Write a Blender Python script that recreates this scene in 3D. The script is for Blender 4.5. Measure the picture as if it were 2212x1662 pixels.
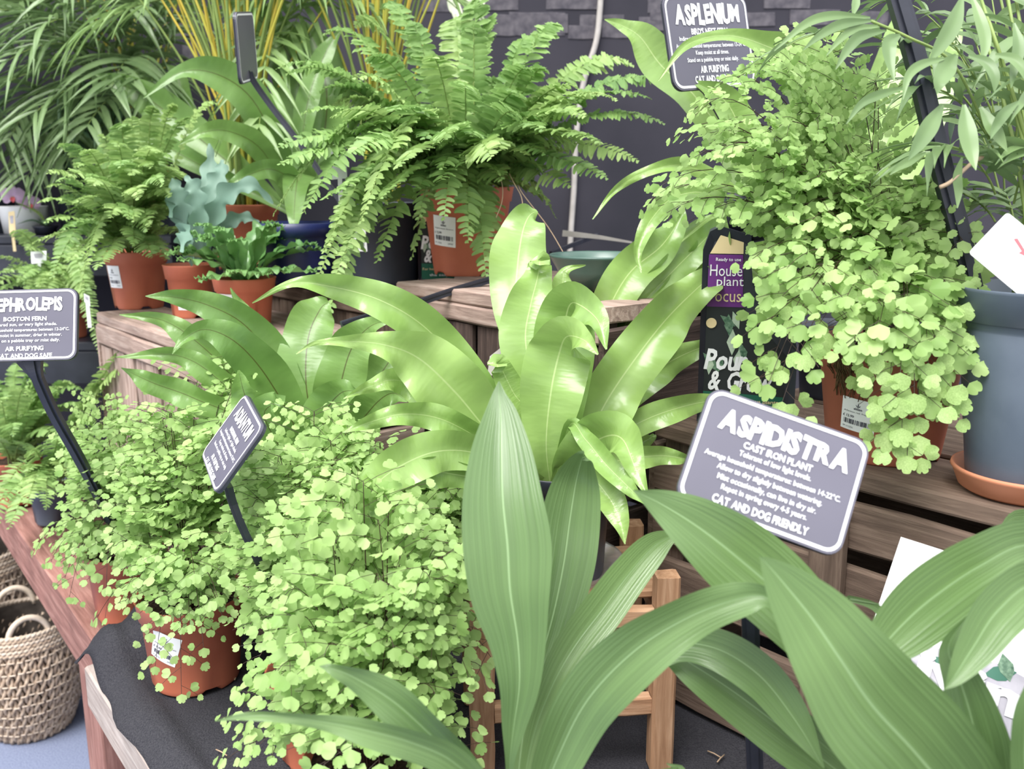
import bpy, math, random
import numpy as np
from mathutils import Vector, Matrix

for o in list(bpy.data.objects):
    bpy.data.objects.remove(o, do_unlink=True)
scene = bpy.context.scene
col = scene.collection
R = math.radians

# ------------------------------------------------------------------ camera, sky, sun, exposure
CAMZ, PITCH, FPX = 1.5, R(12.0), 2000.0
cam_data = bpy.data.cameras.new('camera')
cam_data.sensor_fit = 'HORIZONTAL'
cam_data.sensor_width = 36.0
cam_data.lens = 36.0 * FPX / 2212.0
cam_data.clip_start = 0.05
cam_data.dof.use_dof = True
cam_data.dof.focus_distance = 1.2
cam_data.dof.aperture_fstop = 6.3
cam = bpy.data.objects.new('camera', cam_data)
cam.location = (0, 0, CAMZ)
cam.rotation_euler = (math.pi / 2 - PITCH, 0, 0)
col.objects.link(cam)
scene.camera = cam

world = bpy.data.worlds.new('overcast_sky')
scene.world = world
world.use_nodes = True
wb = world.node_tree.nodes['Background']
wt = world.node_tree
wc = wt.nodes.new('ShaderNodeTexCoord')
wx = wt.nodes.new('ShaderNodeSeparateXYZ')
wr = wt.nodes.new('ShaderNodeMapRange')          # overcast sky: three times brighter overhead than at the horizon
wr.inputs[1].default_value, wr.inputs[2].default_value = 0.0, 1.0
wr.inputs[3].default_value, wr.inputs[4].default_value = 0.45, 1.35
wt.links.new(wc.outputs['Generated'], wx.inputs[0])
wt.links.new(wx.outputs[2], wr.inputs[0])
wt.links.new(wr.outputs[0], wb.inputs[1])
wb.inputs[0].default_value = (0.96, 0.98, 1.0, 1)

sun_data = bpy.data.lights.new('sun', 'SUN')
sun_data.energy = 2.4
sun_data.angle = R(35)
sun_data.color = (1.0, 0.98, 0.94)
sun = bpy.data.objects.new('sun', sun_data)
sun.rotation_euler = (R(28), R(-16), 0)     # high, from behind the viewer and a little to the left
col.objects.link(sun)

scene.view_settings.view_transform = 'Standard'
scene.view_settings.look = 'None'
scene.view_settings.exposure = 1.1
scene.view_settings.gamma = 1.0
scene.view_settings.use_curve_mapping = False

# ------------------------------------------------------------------ helpers
CP, SP = math.cos(PITCH), math.sin(PITCH)

def P(x, y, d):
    """point seen at pixel (x, y) of the 2212x1662 frame, d metres in front of the lens"""
    xc = (x - 1106.0) / FPX
    yc = (831.0 - y) / FPX
    return np.array((xc * d, d * (CP + yc * SP), CAMZ + d * (yc * CP - SP)))

U = np.array((-0.643, 0.766, 0.0))      # along the front of the staging table
N = np.array((0.766, 0.643, 0.0))       # from the front of the table to its back
Z = np.array((0.0, 0.0, 1.0))

def SN(s, n, z):
    return U * s + N * n + Z * z

def nrm(v):
    v = np.asarray(v, float)
    return v / (np.linalg.norm(v, axis=-1, keepdims=True) + 1e-12)

def srgb(*c):
    out = []
    for v in c[:3]:
        v = v / 255.0
        out.append(v / 12.92 if v <= 0.04045 else ((v + 0.055) / 1.055) ** 2.4)
    return tuple(out) + (1.0,)

ORG = {}

def thing(name, label, cat, loc=(0, 0, 0), group=None):
    o = bpy.data.objects.new(name, None)
    o.empty_display_size = 0.05
    o.location = [float(a) for a in loc]
    col.objects.link(o)
    o['label'] = label
    o['category'] = cat
    if group:
        o['group'] = group
    ORG[o.name] = np.array(loc, float)
    return o

def tag(o, label, cat, group=None):
    o['label'] = label
    o['category'] = cat
    if group:
        o['group'] = group
    return o

def struct(o):
    o['kind'] = 'structure'
    return o

def mk(name, V, F, mat, parent=None, smooth=True, uv=None, midx=None, label=None):
    """one mesh object from world-space vertices"""
    V = np.asarray(V, float)
    org = ORG[parent.name] if parent is not None else np.zeros(3)
    me = bpy.data.meshes.new(name)
    Fl = F.tolist() if isinstance(F, np.ndarray) else F
    me.from_pydata((V - org).tolist(), [], Fl)
    mats = mat if isinstance(mat, (list, tuple)) else [mat]
    for m in mats:
        me.materials.append(m)
    if midx is not None:
        me.polygons.foreach_set('material_index', np.asarray(midx, np.int32))
    if smooth:
        me.polygons.foreach_set('use_smooth', np.ones(len(me.polygons), bool))
    if uv is not None:
        l = me.uv_layers.new(name='UVMap')
        li = np.empty(len(me.loops), np.int32)
        me.loops.foreach_get('vertex_index', li)
        l.data.foreach_set('uv', np.asarray(uv, float)[li].ravel())
    me.update()
    o = bpy.data.objects.new(name, me)
    col.objects.link(o)
    if parent is not None:
        o.parent = parent
    ORG[o.name] = org
    if label:
        o['label'] = label
    return o

# ------------------------------------------------------------------ materials
MATS = {}

def newmat(name):
    m = bpy.data.materials.new(name)
    m.use_nodes = True
    nt = m.node_tree
    bs = nt.nodes['Principled BSDF']
    return m, nt, bs

def nd(nt, typ, **kw):
    n = nt.nodes.new(typ)
    for k, v in kw.items():
        setattr(n, k, v)
    return n

def ramp(nt, stops):
    r = nd(nt, 'ShaderNodeValToRGB')
    e = r.color_ramp.elements
    while len(e) > 1:
        e.remove(e[-1])
    e[0].position, e[0].color = stops[0]
    for p, c in stops[1:]:
        x = e.new(p)
        x.color = c
    return r

def plain(name, c1, c2=None, rough=0.6, scale=30, bump=0.0, spec=0.4, stretch=None, detail=4):
    m, nt, bs = newmat(name)
    L = nt.links.new
    tc = nd(nt, 'ShaderNodeTexCoord')
    no = nd(nt, 'ShaderNodeTexNoise')
    no.inputs['Scale'].default_value = scale
    no.inputs['Detail'].default_value = detail
    if stretch:
        mp = nd(nt, 'ShaderNodeMapping')
        mp.inputs['Scale'].default_value = stretch
        L(tc.outputs['Object'], mp.inputs['Vector'])
        L(mp.outputs[0], no.inputs['Vector'])
    else:
        L(tc.outputs['Object'], no.inputs['Vector'])
    c2 = c2 or c1
    r = ramp(nt, [(0.3, srgb(*c1)), (0.7, srgb(*c2))])
    L(no.outputs['Fac'], r.inputs[0])
    L(r.outputs[0], bs.inputs['Base Color'])
    bs.inputs['Roughness'].default_value = rough
    bs.inputs['Specular IOR Level'].default_value = spec
    if bump:
        b = nd(nt, 'ShaderNodeBump')
        b.inputs['Strength'].default_value = bump
        b.inputs['Distance'].default_value = 0.004
        L(no.outputs['Fac'], b.inputs['Height'])
        L(b.outputs[0], bs.inputs['Normal'])
    MATS[name] = m
    return m

def wood(name, dark, mid, light, rough=0.85):
    """grain along the local x axis of each board, shade differs from board to board"""
    m, nt, bs = newmat(name)
    L = nt.links.new
    tc = nd(nt, 'ShaderNodeTexCoord')
    oi = nd(nt, 'ShaderNodeObjectInfo')
    ad = nd(nt, 'ShaderNodeVectorMath', operation='ADD')
    cm = nd(nt, 'ShaderNodeCombineXYZ')
    mu = nd(nt, 'ShaderNodeMath', operation='MULTIPLY')
    mu.inputs[1].default_value = 37.0
    L(oi.outputs['Random'], mu.inputs[0])
    for i in range(3):
        L(mu.outputs[0], cm.inputs[i])
    L(tc.outputs['Object'], ad.inputs[0])
    L(cm.outputs[0], ad.inputs[1])
    mp = nd(nt, 'ShaderNodeMapping')
    mp.inputs['Scale'].default_value = (3.0, 38.0, 38.0)
    L(ad.outputs[0], mp.inputs['Vector'])
    no = nd(nt, 'ShaderNodeTexNoise')
    no.inputs['Scale'].default_value = 2.2
    no.inputs['Detail'].default_value = 7
    no.inputs['Roughness'].default_value = 0.65
    no.inputs['Distortion'].default_value = 0.6
    L(mp.outputs[0], no.inputs['Vector'])
    r = ramp(nt, [(0.25, srgb(*dark)), (0.5, srgb(*mid)), (0.78, srgb(*light))])
    L(no.outputs['Fac'], r.inputs[0])
    n2 = nd(nt, 'ShaderNodeTexNoise')
    n2.inputs['Scale'].default_value = 9.0
    L(ad.outputs[0], n2.inputs['Vector'])
    mr = nd(nt, 'ShaderNodeMapRange')
    mr.inputs[1].default_value = 0.3
    mr.inputs[2].default_value = 0.7
    mr.inputs[3].default_value = 0.8
    mr.inputs[4].default_value = 1.15
    L(n2.outputs['Fac'], mr.inputs[0])
    hs = nd(nt, 'ShaderNodeHueSaturation')
    L(mr.outputs[0], hs.inputs['Value'])
    L(r.outputs[0], hs.inputs['Color'])
    L(hs.outputs[0], bs.inputs['Base Color'])
    bs.inputs['Roughness'].default_value = rough
    bs.inputs['Specular IOR Level'].default_value = 0.2
    b = nd(nt, 'ShaderNodeBump')
    b.inputs['Strength'].default_value = 0.5
    b.inputs['Distance'].default_value = 0.003
    L(no.outputs['Fac'], b.inputs['Height'])
    L(b.outputs[0], bs.inputs['Normal'])
    MATS[name] = m
    return m

def leafmat(name, dark, light, rough=0.4, trans=0.35, spec=0.5, tcol=None, veins=None, rib=None, noise=12, sheen=None):
    """leaf: colour differs leaf by leaf, light passes through; veins 'long' or 'cross' run on the UV map"""
    m, nt, bs = newmat(name)
    L = nt.links.new
    ge = nd(nt, 'ShaderNodeNewGeometry')
    oi = nd(nt, 'ShaderNodeObjectInfo')
    tc = nd(nt, 'ShaderNodeTexCoord')
    no = nd(nt, 'ShaderNodeTexNoise')
    no.inputs['Scale'].default_value = noise
    no.inputs['Detail'].default_value = 3
    L(tc.outputs['Object'], no.inputs['Vector'])
    a1 = nd(nt, 'ShaderNodeMath', operation='MULTIPLY_ADD')
    a1.inputs[1].default_value = 0.45
    L(ge.outputs['Random Per Island'], a1.inputs[0])
    a2 = nd(nt, 'ShaderNodeMath', operation='MULTIPLY_ADD')
    a2.inputs[1].default_value = 0.3
    L(oi.outputs['Random'], a2.inputs[0])
    L(a1.outputs[0], a2.inputs[2])
    a3 = nd(nt, 'ShaderNodeMath', operation='MULTIPLY_ADD')
    a3.inputs[1].default_value = 0.9
    L(no.outputs['Fac'], a3.inputs[0])
    L(a2.outputs[0], a3.inputs[2])
    a1.inputs[2].default_value = -0.3
    r = ramp(nt, [(0.05, srgb(*dark)), (0.85, srgb(*light))])
    L(a3.outputs[0], r.inputs[0])
    colr = r.outputs[0]
    hgt = None
    if veins:
        uv = nd(nt, 'ShaderNodeUVMap')
        uv.uv_map = 'UVMap'
        mp = nd(nt, 'ShaderNodeMapping')
        mp.inputs['Scale'].default_value = (26.0, 0.7, 1) if veins == 'long' else (1.2, 16.0, 1)
        L(uv.outputs[0], mp.inputs['Vector'])
        vn = nd(nt, 'ShaderNodeTexNoise')
        vn.inputs['Scale'].default_value = 1.0
        vn.inputs['Detail'].default_value = 3
        L(mp.outputs[0], vn.inputs['Vector'])
        mr = nd(nt, 'ShaderNodeMapRange')
        mr.inputs[1].default_value = 0.3
        mr.inputs[2].default_value = 0.7
        k = 0.13 if veins == 'long' else 0.10
        mr.inputs[3].default_value = 1 - k
        mr.inputs[4].default_value = 1 + k
        L(vn.outputs['Fac'], mr.inputs[0])
        hs = nd(nt, 'ShaderNodeHueSaturation')
        L(mr.outputs[0], hs.inputs['Value'])
        L(colr, hs.inputs['Color'])
        colr = hs.outputs[0]
        hgt = vn.outputs['Fac']
        if rib:
            sx = nd(nt, 'ShaderNodeSeparateXYZ')
            L(uv.outputs[0], sx.inputs[0])
            s1 = nd(nt, 'ShaderNodeMath', operation='SUBTRACT')
            s1.inputs[1].default_value = 0.5
            L(sx.outputs[0], s1.inputs[0])
            s2 = nd(nt, 'ShaderNodeMath', operation='ABSOLUTE')
            L(s1.outputs[0], s2.inputs[0])
            s3 = nd(nt, 'ShaderNodeMapRange')
            s3.inputs[1].default_value = 0.006
            s3.inputs[2].default_value = 0.018
            s3.inputs[3].default_value = 1.0
            s3.inputs[4].default_value = 0.0
            L(s2.outputs[0], s3.inputs[0])
            mx = nd(nt, 'ShaderNodeMix', data_type='RGBA')
            L(s3.outputs[0], mx.inputs[0])
            L(colr, mx.inputs[6])
            mx.inputs[7].default_value = srgb(*rib)
            colr = mx.outputs[2]
    L(colr, bs.inputs['Base Color'])
    bs.inputs['Roughness'].default_value = rough
    bs.inputs['Specular IOR Level'].default_value = spec
    if hgt is not None:
        b = nd(nt, 'ShaderNodeBump')
        b.inputs['Strength'].default_value = 0.35 if veins == 'long' else 0.55
        b.inputs['Distance'].default_value = 0.003
        L(hgt, b.inputs['Height'])
        L(b.outputs[0], bs.inputs['Normal'])
    tr = nd(nt, 'ShaderNodeBsdfTranslucent')
    hs2 = nd(nt, 'ShaderNodeHueSaturation')
    hs2.inputs['Saturation'].default_value = 1.0
    hs2.inputs['Value'].default_value = 1.25
    L(colr, hs2.inputs['Color'])
    L(hs2.outputs[0], tr.inputs['Color'])
    ms = nd(nt, 'ShaderNodeMixShader')
    ms.inputs[0].default_value = trans
    L(bs.outputs[0], ms.inputs[1])
    L(tr.outputs[0], ms.inputs[2])
    L(ms.outputs[0], nt.nodes['Material Output'].inputs[0])
    MATS[name] = m
    return m

WOODGREY = wood('weathered_grey_wood', (112, 92, 86), (160, 138, 128), (196, 178, 168))
WOODDARK = wood('dark_crate_wood', (46, 38, 36), (74, 61, 57), (106, 89, 83))
WOODCRATE = wood('brown_crate_wood', (80, 66, 58), (114, 96, 85), (148, 128, 114))
WOODRED = wood('red_brown_stained_wood', (108, 76, 70), (142, 102, 94), (174, 136, 126))
WOODLIGHT = wood('light_planed_wood', (140, 102, 76), (178, 138, 108), (208, 172, 142))
WOODPALE = wood('pale_silvered_wood', (126, 114, 108), (162, 150, 144), (192, 182, 176))
TERRA = plain('terracotta_plastic', (182, 102, 78), (196, 116, 90), rough=0.5, scale=14, spec=0.3)
TERRAOLD = plain('soiled_terracotta_plastic', (152, 92, 72), (190, 112, 88), rough=0.6, scale=9, spec=0.25)
CLAY = plain('orange_clay_plastic', (196, 128, 98), (208, 140, 110), rough=0.6, scale=10, spec=0.25)
SOIL = plain('dark_compost', (34, 28, 26), (78, 62, 52), rough=1.0, scale=160, bump=1.0, spec=0.1)
BLACKP = plain('black_plastic', (40, 42, 52), (52, 54, 66), rough=0.38, scale=20, spec=0.5)
SLATEP = plain('slate_blue_plastic', (78, 88, 102), (90, 100, 114), rough=0.42, scale=16, spec=0.4)
DARKPOT = plain('charcoal_plastic', (54, 58, 70), (64, 68, 80), rough=0.45, scale=12, spec=0.4)
NAVY = plain('navy_plastic', (24, 32, 76), (34, 42, 92), rough=0.4, scale=12, spec=0.5)
GREENP = plain('green_grey_plastic', (64, 88, 82), (84, 108, 100), rough=0.3, scale=10, spec=0.5)
WHITEP = plain('white_plastic', (226, 226, 228), (238, 238, 240), rough=0.45, scale=10)
PAPER = plain('white_paper', (232, 232, 234), (242, 242, 244), rough=0.6, scale=8, spec=0.2)
CREAM = plain('cream_print', (226, 204, 160), rough=0.6, spec=0.2)
PURPLE = plain('purple_print', (104, 42, 124), rough=0.5)
PRINTGREEN = plain('green_print', (30, 96, 76), rough=0.5)
PRINTBLACK = plain('black_print', (36, 40, 42), rough=0.5)
PRINTLEAF = plain('leaf_print', (44, 84, 62), (120, 150, 124), rough=0.5, scale=220)
PRINTPALE = plain('pale_leaf_print', (150, 176, 150), (196, 208, 190), rough=0.5, scale=120)
PRINTGREY = plain('grey_print', (150, 146, 158), (186, 182, 192), rough=0.6, scale=30)
REDP = plain('red_print', (224, 96, 104), rough=0.5)
TEALP = plain('teal_print', (186, 224, 222), rough=0.5)
INK = plain('dark_ink', (58, 56, 74), rough=0.6)
SIGNGREY = plain('slate_grey_sign_print', (90, 88, 102), (98, 96, 110), rough=0.42, scale=7, spec=0.45)
WHITEPRINT = plain('white_sign_print', (238, 238, 242), rough=0.45)
FABRIC = plain('black_woven_membrane', (44, 44, 50), (66, 65, 70), rough=0.95, scale=420, bump=0.5, spec=0.15)
CARPET = plain('blue_grey_carpet', (104, 112, 138), (140, 148, 172), rough=1.0, scale=260, bump=0.6, spec=0.1)
WALLM = plain('dark_shade_cloth', (48, 48, 55), (66, 64, 72), rough=0.95, scale=2.2, spec=0.1, detail=6)
WALLB = plain('pale_block', (72, 70, 78), (104, 100, 106), rough=0.95, scale=40, spec=0.1, detail=8)  # mottled grey, paler than the cloth of the wall around it
HOSE = plain('pale_grey_hose', (170, 164, 160), (190, 184, 180), rough=0.5)
STRAW = plain('seagrass', (150, 128, 110), (206, 186, 166), rough=0.95, scale=60, bump=0.8, spec=0.1)
STRAWPALE = plain('pale_seagrass', (196, 178, 158), (220, 204, 188), rough=0.9, scale=50, spec=0.1)
STRAWIN = plain('basket_lining', (62, 56, 52), (92, 84, 78), rough=1.0, scale=30, spec=0.1)
PINK = leafmat('pink_petal', (206, 160, 204), (232, 204, 232), rough=0.5, trans=0.3)
STALKDK = plain('black_wiry_stalk', (44, 30, 26), (66, 46, 36), rough=0.4)
STALKGR = plain('green_stalk', (112, 134, 70), (136, 156, 86), rough=0.5)
STALKYL = plain('yellow_cane', (150, 164, 70), (196, 170, 66), rough=0.4, scale=6, stretch=(6, 6, 1))
ROOT = plain('fine_dry_roots', (86, 70, 50), (110, 92, 66), rough=1.0, spec=0.1)

MAIDEN = leafmat('maidenhair_leaflet', (124, 160, 84), (182, 208, 138), rough=0.45, trans=0.4, spec=0.3)
MAIDENR = leafmat('large_maidenhair_leaflet', (124, 160, 84), (182, 208, 138), rough=0.45, trans=0.4, spec=0.3)
BOSTON = leafmat('boston_fern_leaflet', (96, 132, 70), (152, 184, 112), rough=0.45, trans=0.35, spec=0.35)
BOSTONL = leafmat('young_boston_fern_leaflet', (108, 142, 76), (168, 194, 122), rough=0.45, trans=0.35, spec=0.35)
NEST = leafmat('bird_nest_fern_leaf', (104, 140, 68), (154, 184, 106), rough=0.27, trans=0.24, spec=0.6, veins='cross', rib=(176, 198, 132), noise=5)
NESTDK = leafmat('dark_bird_nest_fern_leaf', (84, 122, 60), (128, 162, 88), rough=0.3, trans=0.3, spec=0.5, veins='cross', rib=(84, 88, 44), noise=5)
ASPI = leafmat('cast_iron_plant_leaf', (74, 102, 60), (114, 142, 86), rough=0.28, trans=0.16, spec=0.6, veins='long', rib=(132, 160, 112), noise=4)
PALM = leafmat('palm_leaflet', (82, 108, 68), (130, 156, 104), rough=0.35, trans=0.22, spec=0.5)
PALML = leafmat('light_palm_leaflet', (94, 128, 74), (146, 174, 108), rough=0.35, trans=0.3, spec=0.5)
BLUEF = leafmat('blue_fern_leaf', (92, 126, 112), (132, 160, 144), rough=0.5, trans=0.25, spec=0.3)
CRISP = leafmat('crested_fern_leaf', (74, 120, 66), (124, 164, 98), rough=0.3, trans=0.25, spec=0.5)
STRAP = leafmat('strap_leaf', (70, 104, 72), (120, 152, 112), rough=0.4, trans=0.2, spec=0.4)
VARIEG = leafmat('variegated_leaf', (80, 120, 80), (220, 220, 196), rough=0.4, trans=0.2, noise=30)
DRY = leafmat('dry_leaf', (170, 140, 112), (200, 176, 150), rough=0.8, trans=0.2)

m, nt, bs = newmat('clear_plastic')
bs.inputs['Base Color'].default_value = srgb(214, 216, 220)
bs.inputs['Roughness'].default_value = 0.15
bs.inputs['Transmission Weight'].default_value = 0.6
bs.inputs['Alpha'].default_value = 0.55
CLEAR = m

# ------------------------------------------------------------------ shape builders
def catmull(pts, per):
    p = np.asarray(pts, float)
    if len(p) < 2:
        return p
    q = np.vstack([2 * p[0] - p[1], p, 2 * p[-1] - p[-2]])
    out = []
    t = np.linspace(0, 1, per, endpoint=False)[:, None]
    for i in range(1, len(q) - 2):
        a, b, c, d = q[i - 1], q[i], q[i + 1], q[i + 2]
        out.append(0.5 * (2 * b + (c - a) * t + (2 * a - 5 * b + 4 * c - d) * t ** 2 + (3 * b - a - 3 * c + d) * t ** 3))
    out.append(p[-1][None])
    return np.vstack(out)

def bez(a, b, c, d, n):
    t = np.linspace(0, 1, n)[:, None]
    return (1 - t) ** 3 * a + 3 * (1 - t) ** 2 * t * b + 3 * (1 - t) * t ** 2 * c + t ** 3 * d

def tube_geo(path, rad, k=6, cap=True):
    """round tube; rad may vary along the path"""
    p = np.asarray(path, float)
    n = len(p)
    rad = np.broadcast_to(np.asarray(rad, float), (n,))
    T = nrm(np.gradient(p, axis=0))
    ref = Z if abs(T[0] @ Z) < 0.9 else np.array((1.0, 0, 0))
    x = nrm(np.cross(T[0], ref))
    V = []
    for i in range(n):
        x = nrm(x - T[i] * (x @ T[i]))
        y = np.cross(T[i], x)
        a = np.arange(k) * 2 * math.pi / k
        V.append(p[i] + rad[i] * (np.cos(a)[:, None] * x + np.sin(a)[:, None] * y))
    V = np.vstack(V)
    F = [(i * k + j, i * k + (j + 1) % k, (i + 1) * k + (j + 1) % k, (i + 1) * k + j) for i in range(n - 1) for j in range(k)]
    if cap:
        F += [tuple(range(k))[::-1], tuple(range((n - 1) * k, n * k))]
    return V, F

def bar_geo(path, wd, th, side):
    """flat rectangular bar swept along a path; side = direction of its width"""
    p = np.asarray(path, float)
    n = len(p)
    wd = np.broadcast_to(np.asarray(wd, float), (n,))
    th = np.broadcast_to(np.asarray(th, float), (n,))
    T = nrm(np.gradient(p, axis=0))
    V = []
    for i in range(n):
        x = nrm(side - T[i] * (side @ T[i]))
        y = np.cross(T[i], x)
        for a, b in ((-1, -1), (1, -1), (1, 1), (-1, 1)):
            V.append(p[i] + x * a * wd[i] / 2 + y * b * th[i] / 2)
    F = [(i * 4 + j, i * 4 + (j + 1) % 4, (i + 1) * 4 + (j + 1) % 4, (i + 1) * 4 + j) for i in range(n - 1) for j in range(4)]
    F += [(3, 2, 1, 0), tuple(range((n - 1) * 4, n * 4))]
    return np.array(V), F

def join(parts):
    Vs, Fs, off = [], [], 0
    for V, F in parts:
        Vs.append(np.asarray(V, float))
        Fs += [tuple(int(i) + off for i in f) for f in F]
        off += len(V)
    return np.vstack(Vs), Fs

def lathe_geo(profile, center, k=40, close_bottom=False):
    """profile = [(radius, height)] turned around the vertical through center"""
    c = np.asarray(center, float)
    a = np.arange(k) * 2 * math.pi / k
    V = []
    for r, h in profile:
        V.append(np.stack([c[0] + r * np.cos(a), c[1] + r * np.sin(a), np.full(k, c[2] + h)], 1))
    V = np.vstack(V)
    F = [(i * k + j, i * k + (j + 1) % k, (i + 1) * k + (j + 1) % k, (i + 1) * k + j) for i in range(len(profile) - 1) for j in range(k)]
    if close_bottom:
        F.append(tuple(range(k))[::-1])
    return V, F

rngw = random.Random(5)

def plank(name, c, L, W, T, ax, ay, mat, parent, jit=0.0012, seg=6):
    """one board: length L along ax, width W along ay, thickness T; chamfered, slightly uneven"""
    ax, ay = nrm(ax), nrm(ay)
    az = np.cross(ax, ay)
    ch = min(0.0035, T * 0.25, W * 0.25)
    w, t = W / 2, T / 2
    ring = [(-w + ch, -t), (w - ch, -t), (w, -t + ch), (w, t - ch), (w - ch, t), (-w + ch, t), (-w, t - ch), (-w, -t + ch)]
    V, F = [], []
    xs = np.linspace(-L / 2, L / 2, seg + 1)
    for i, x in enumerate(xs):
        dy, dz = rngw.uniform(-jit, jit), rngw.uniform(-jit, jit) * 0.6
        sc = 0.985 if i in (0, seg) else 1.0
        for (y, z) in ring:
            V.append((x + rngw.uniform(-jit, jit), y * sc + dy, z * sc + dz))
    for i in range(seg):
        for j in range(8):
            F.append((i * 8 + j, i * 8 + (j + 1) % 8, (i + 1) * 8 + (j + 1) % 8, (i + 1) * 8 + j))
    F.append(tuple(range(8))[::-1])
    F.append(tuple(range(seg * 8, seg * 8 + 8)))
    me = bpy.data.meshes.new(name)
    me.from_pydata(V, [], F)
    me.materials.append(mat)
    o = bpy.data.objects.new(name, me)
    col.objects.link(o)
    org = ORG[parent.name] if parent is not None else np.zeros(3)
    c = np.asarray(c, float) - org
    M = Matrix(((ax[0], ay[0], az[0], c[0]), (ax[1], ay[1], az[1], c[1]), (ax[2], ay[2], az[2], c[2]), (0, 0, 0, 1)))
    if parent is not None:
        o.parent = parent
    o.matrix_basis = M
    return o

def ribbon_geo(L, Rr, fold=0.0, wave=0.0, waves=4.0, ph=0.0, nc=8, curl=0.0):
    """leaf blade between its two edges; fold raises the edges, wave ruffles them"""
    n = len(L)
    C = (L + Rr) / 2
    W = Rr - L
    T = np.gradient(C, axis=0)
    Nn = nrm(np.cross(W, T))
    tocam = np.array((0, 0, CAMZ)) - C
    if (np.einsum('ij,ij->i', Nn, nrm(tocam)) * np.linalg.norm(W, axis=1)).sum() < 0:
        Nn = -Nn
    v = np.linspace(-1, 1, nc + 1)
    t = np.linspace(0, 1, n)
    wl = np.linalg.norm(W, axis=1)
    env = np.clip(wl / (wl.max() + 1e-9) * 2, 0, 1)
    V = C[:, None, :] + W[:, None, :] * (v[None, :, None] / 2)
    off = fold * wl[:, None] * (np.abs(v)[None, :] ** 1.3 - 0.4)
    off = off + wave * env[:, None] * (np.abs(v)[None, :] ** 2) * np.sin(2 * math.pi * waves * t[:, None] + ph + np.where(v > 0, 1.7, 0.0)[None, :])
    V = V + off[:, :, None] * Nn[:, None, :]
    V = V.reshape(-1, 3)
    k = nc + 1
    F = [(i * k + j, i * k + j + 1, (i + 1) * k + j + 1, (i + 1) * k + j) for i in range(n - 1) for j in range(nc)]
    uv = np.stack(np.broadcast_arrays(((v + 1) / 2)[None, :], t[:, None]), -1).reshape(-1, 2)
    return V, F, uv

def leaf(parent, pts, mat, fold=0.12, wave=0.0, waves=4.0, ph=0.0, name='leaf', per=6, label=None, wob=0.0):
    """blade through stations (x, y, depth, half width in pixels, depth difference of the right-hand edge)"""
    q = [tuple(p) + (0.0,) * (5 - len(p)) for p in pts]
    a = catmull(q, per)
    if wob:
        a[:, 3] *= 1 + wob * np.sin(np.linspace(0, 2 * math.pi * 4.5, len(a)) + ph)
    a[:, 3] = np.maximum(a[:, 3], 0.25)
    d2 = np.gradient(a[:, :2], axis=0)
    d2 = d2 / (np.linalg.norm(d2, axis=1, keepdims=True) + 1e-9)
    pr = np.stack([d2[:, 1], -d2[:, 0]], 1)
    if pr[:, 0].sum() > 0:
        pr = -pr                                 # left edge first
    L = np.array([P(x - (-p[0]) * w, y - (-p[1]) * w, d - dd) for (x, y, d, w, dd), p in zip(a, pr)])
    Rr = np.array([P(x + (-p[0]) * w, y + (-p[1]) * w, d + dd) for (x, y, d, w, dd), p in zip(a, pr)])
    V, F, uv = ribbon_geo(L, Rr, fold, wave, waves, ph)
    return mk(name, V, F, mat, parent, uv=uv, label=label)

def leaf3(parent, path, widths, side, mat, fold=0.1, wave=0.0, waves=3.0, ph=0.0, name='leaf', per=4):
    """blade along a path in space"""
    a = catmull(np.hstack([np.asarray(path, float), np.asarray(widths, float)[:, None]]), per)
    C, w = a[:, :3], np.maximum(a[:, 3], 0.0004)
    T = nrm(np.gradient(C, axis=0))
    S = nrm(np.asarray(side, float)[None, :] - T * (T @ np.asarray(side, float))[:, None])
    V, F, uv = ribbon_geo(C - S * w[:, None], C + S * w[:, None], fold, wave, waves, ph, nc=6)
    return mk(name, V, F, mat, parent, uv=uv)

def inst(tv, tf, pos, xd, nn, sx, sy, droop=0.0):
    """many copies of a small template joined into one mesh (the leaflets of one frond)"""
    pos, xd, nn = (np.asarray(a, float) for a in (pos, xd, nn))
    sx, sy = np.asarray(sx, float)[:, None, None], np.asarray(sy, float)[:, None, None]
    xd = nrm(xd)
    nn = nrm(nn - xd * np.einsum('ij,ij->i', nn, xd)[:, None])
    yd = np.cross(nn, xd)
    V = pos[:, None, :] + xd[:, None, :] * (tv[None, :, 0:1] * sx) + yd[:, None, :] * (tv[None, :, 1:2] * sy) + nn[:, None, :] * (tv[None, :, 2:3] * sx)
    dr = np.broadcast_to(np.asarray(droop, float), (len(pos),))[:, None]
    V[:, :, 2] -= dr * sx[:, :, 0] * tv[None, :, 0] ** 2
    n, k = len(pos), len(tv)
    F = (np.arange(n)[:, None, None] * k + np.asarray(tf)[None, :, :]).reshape(-1, len(tf[0]))
    return V.reshape(-1, 3), F

def fan_template(lobes, seed=0):
    """fan-shaped maidenhair leaflet: wedge base, rounded outer rim with shallow lobes"""
    n = 24
    V = [(0, 0, 0)]
    for i in range(n + 1):
        q = -1 + 2 * i / n
        a = R(72) * q
        rr = 1.0 - 0.30 * abs(q) ** 2.6
        ph = (i / n * lobes) % 1.0
        rr *= 1.0 - 0.17 * max(0.0, 1 - min(ph, 1 - ph) / 0.2) * (0 < i < n)
        V.append((rr * math.cos(a) * 1.02, rr * math.sin(a) * 0.80, -0.12 * rr * rr + 0.05 * math.sin(4 * a + seed)))
    F = [(0, i, i + 1) for i in range(1, n + 1)]
    return np.array(V), F

FAN = [fan_template(3, 1), fan_template(4, 2), fan_template(2, 3)]

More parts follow.
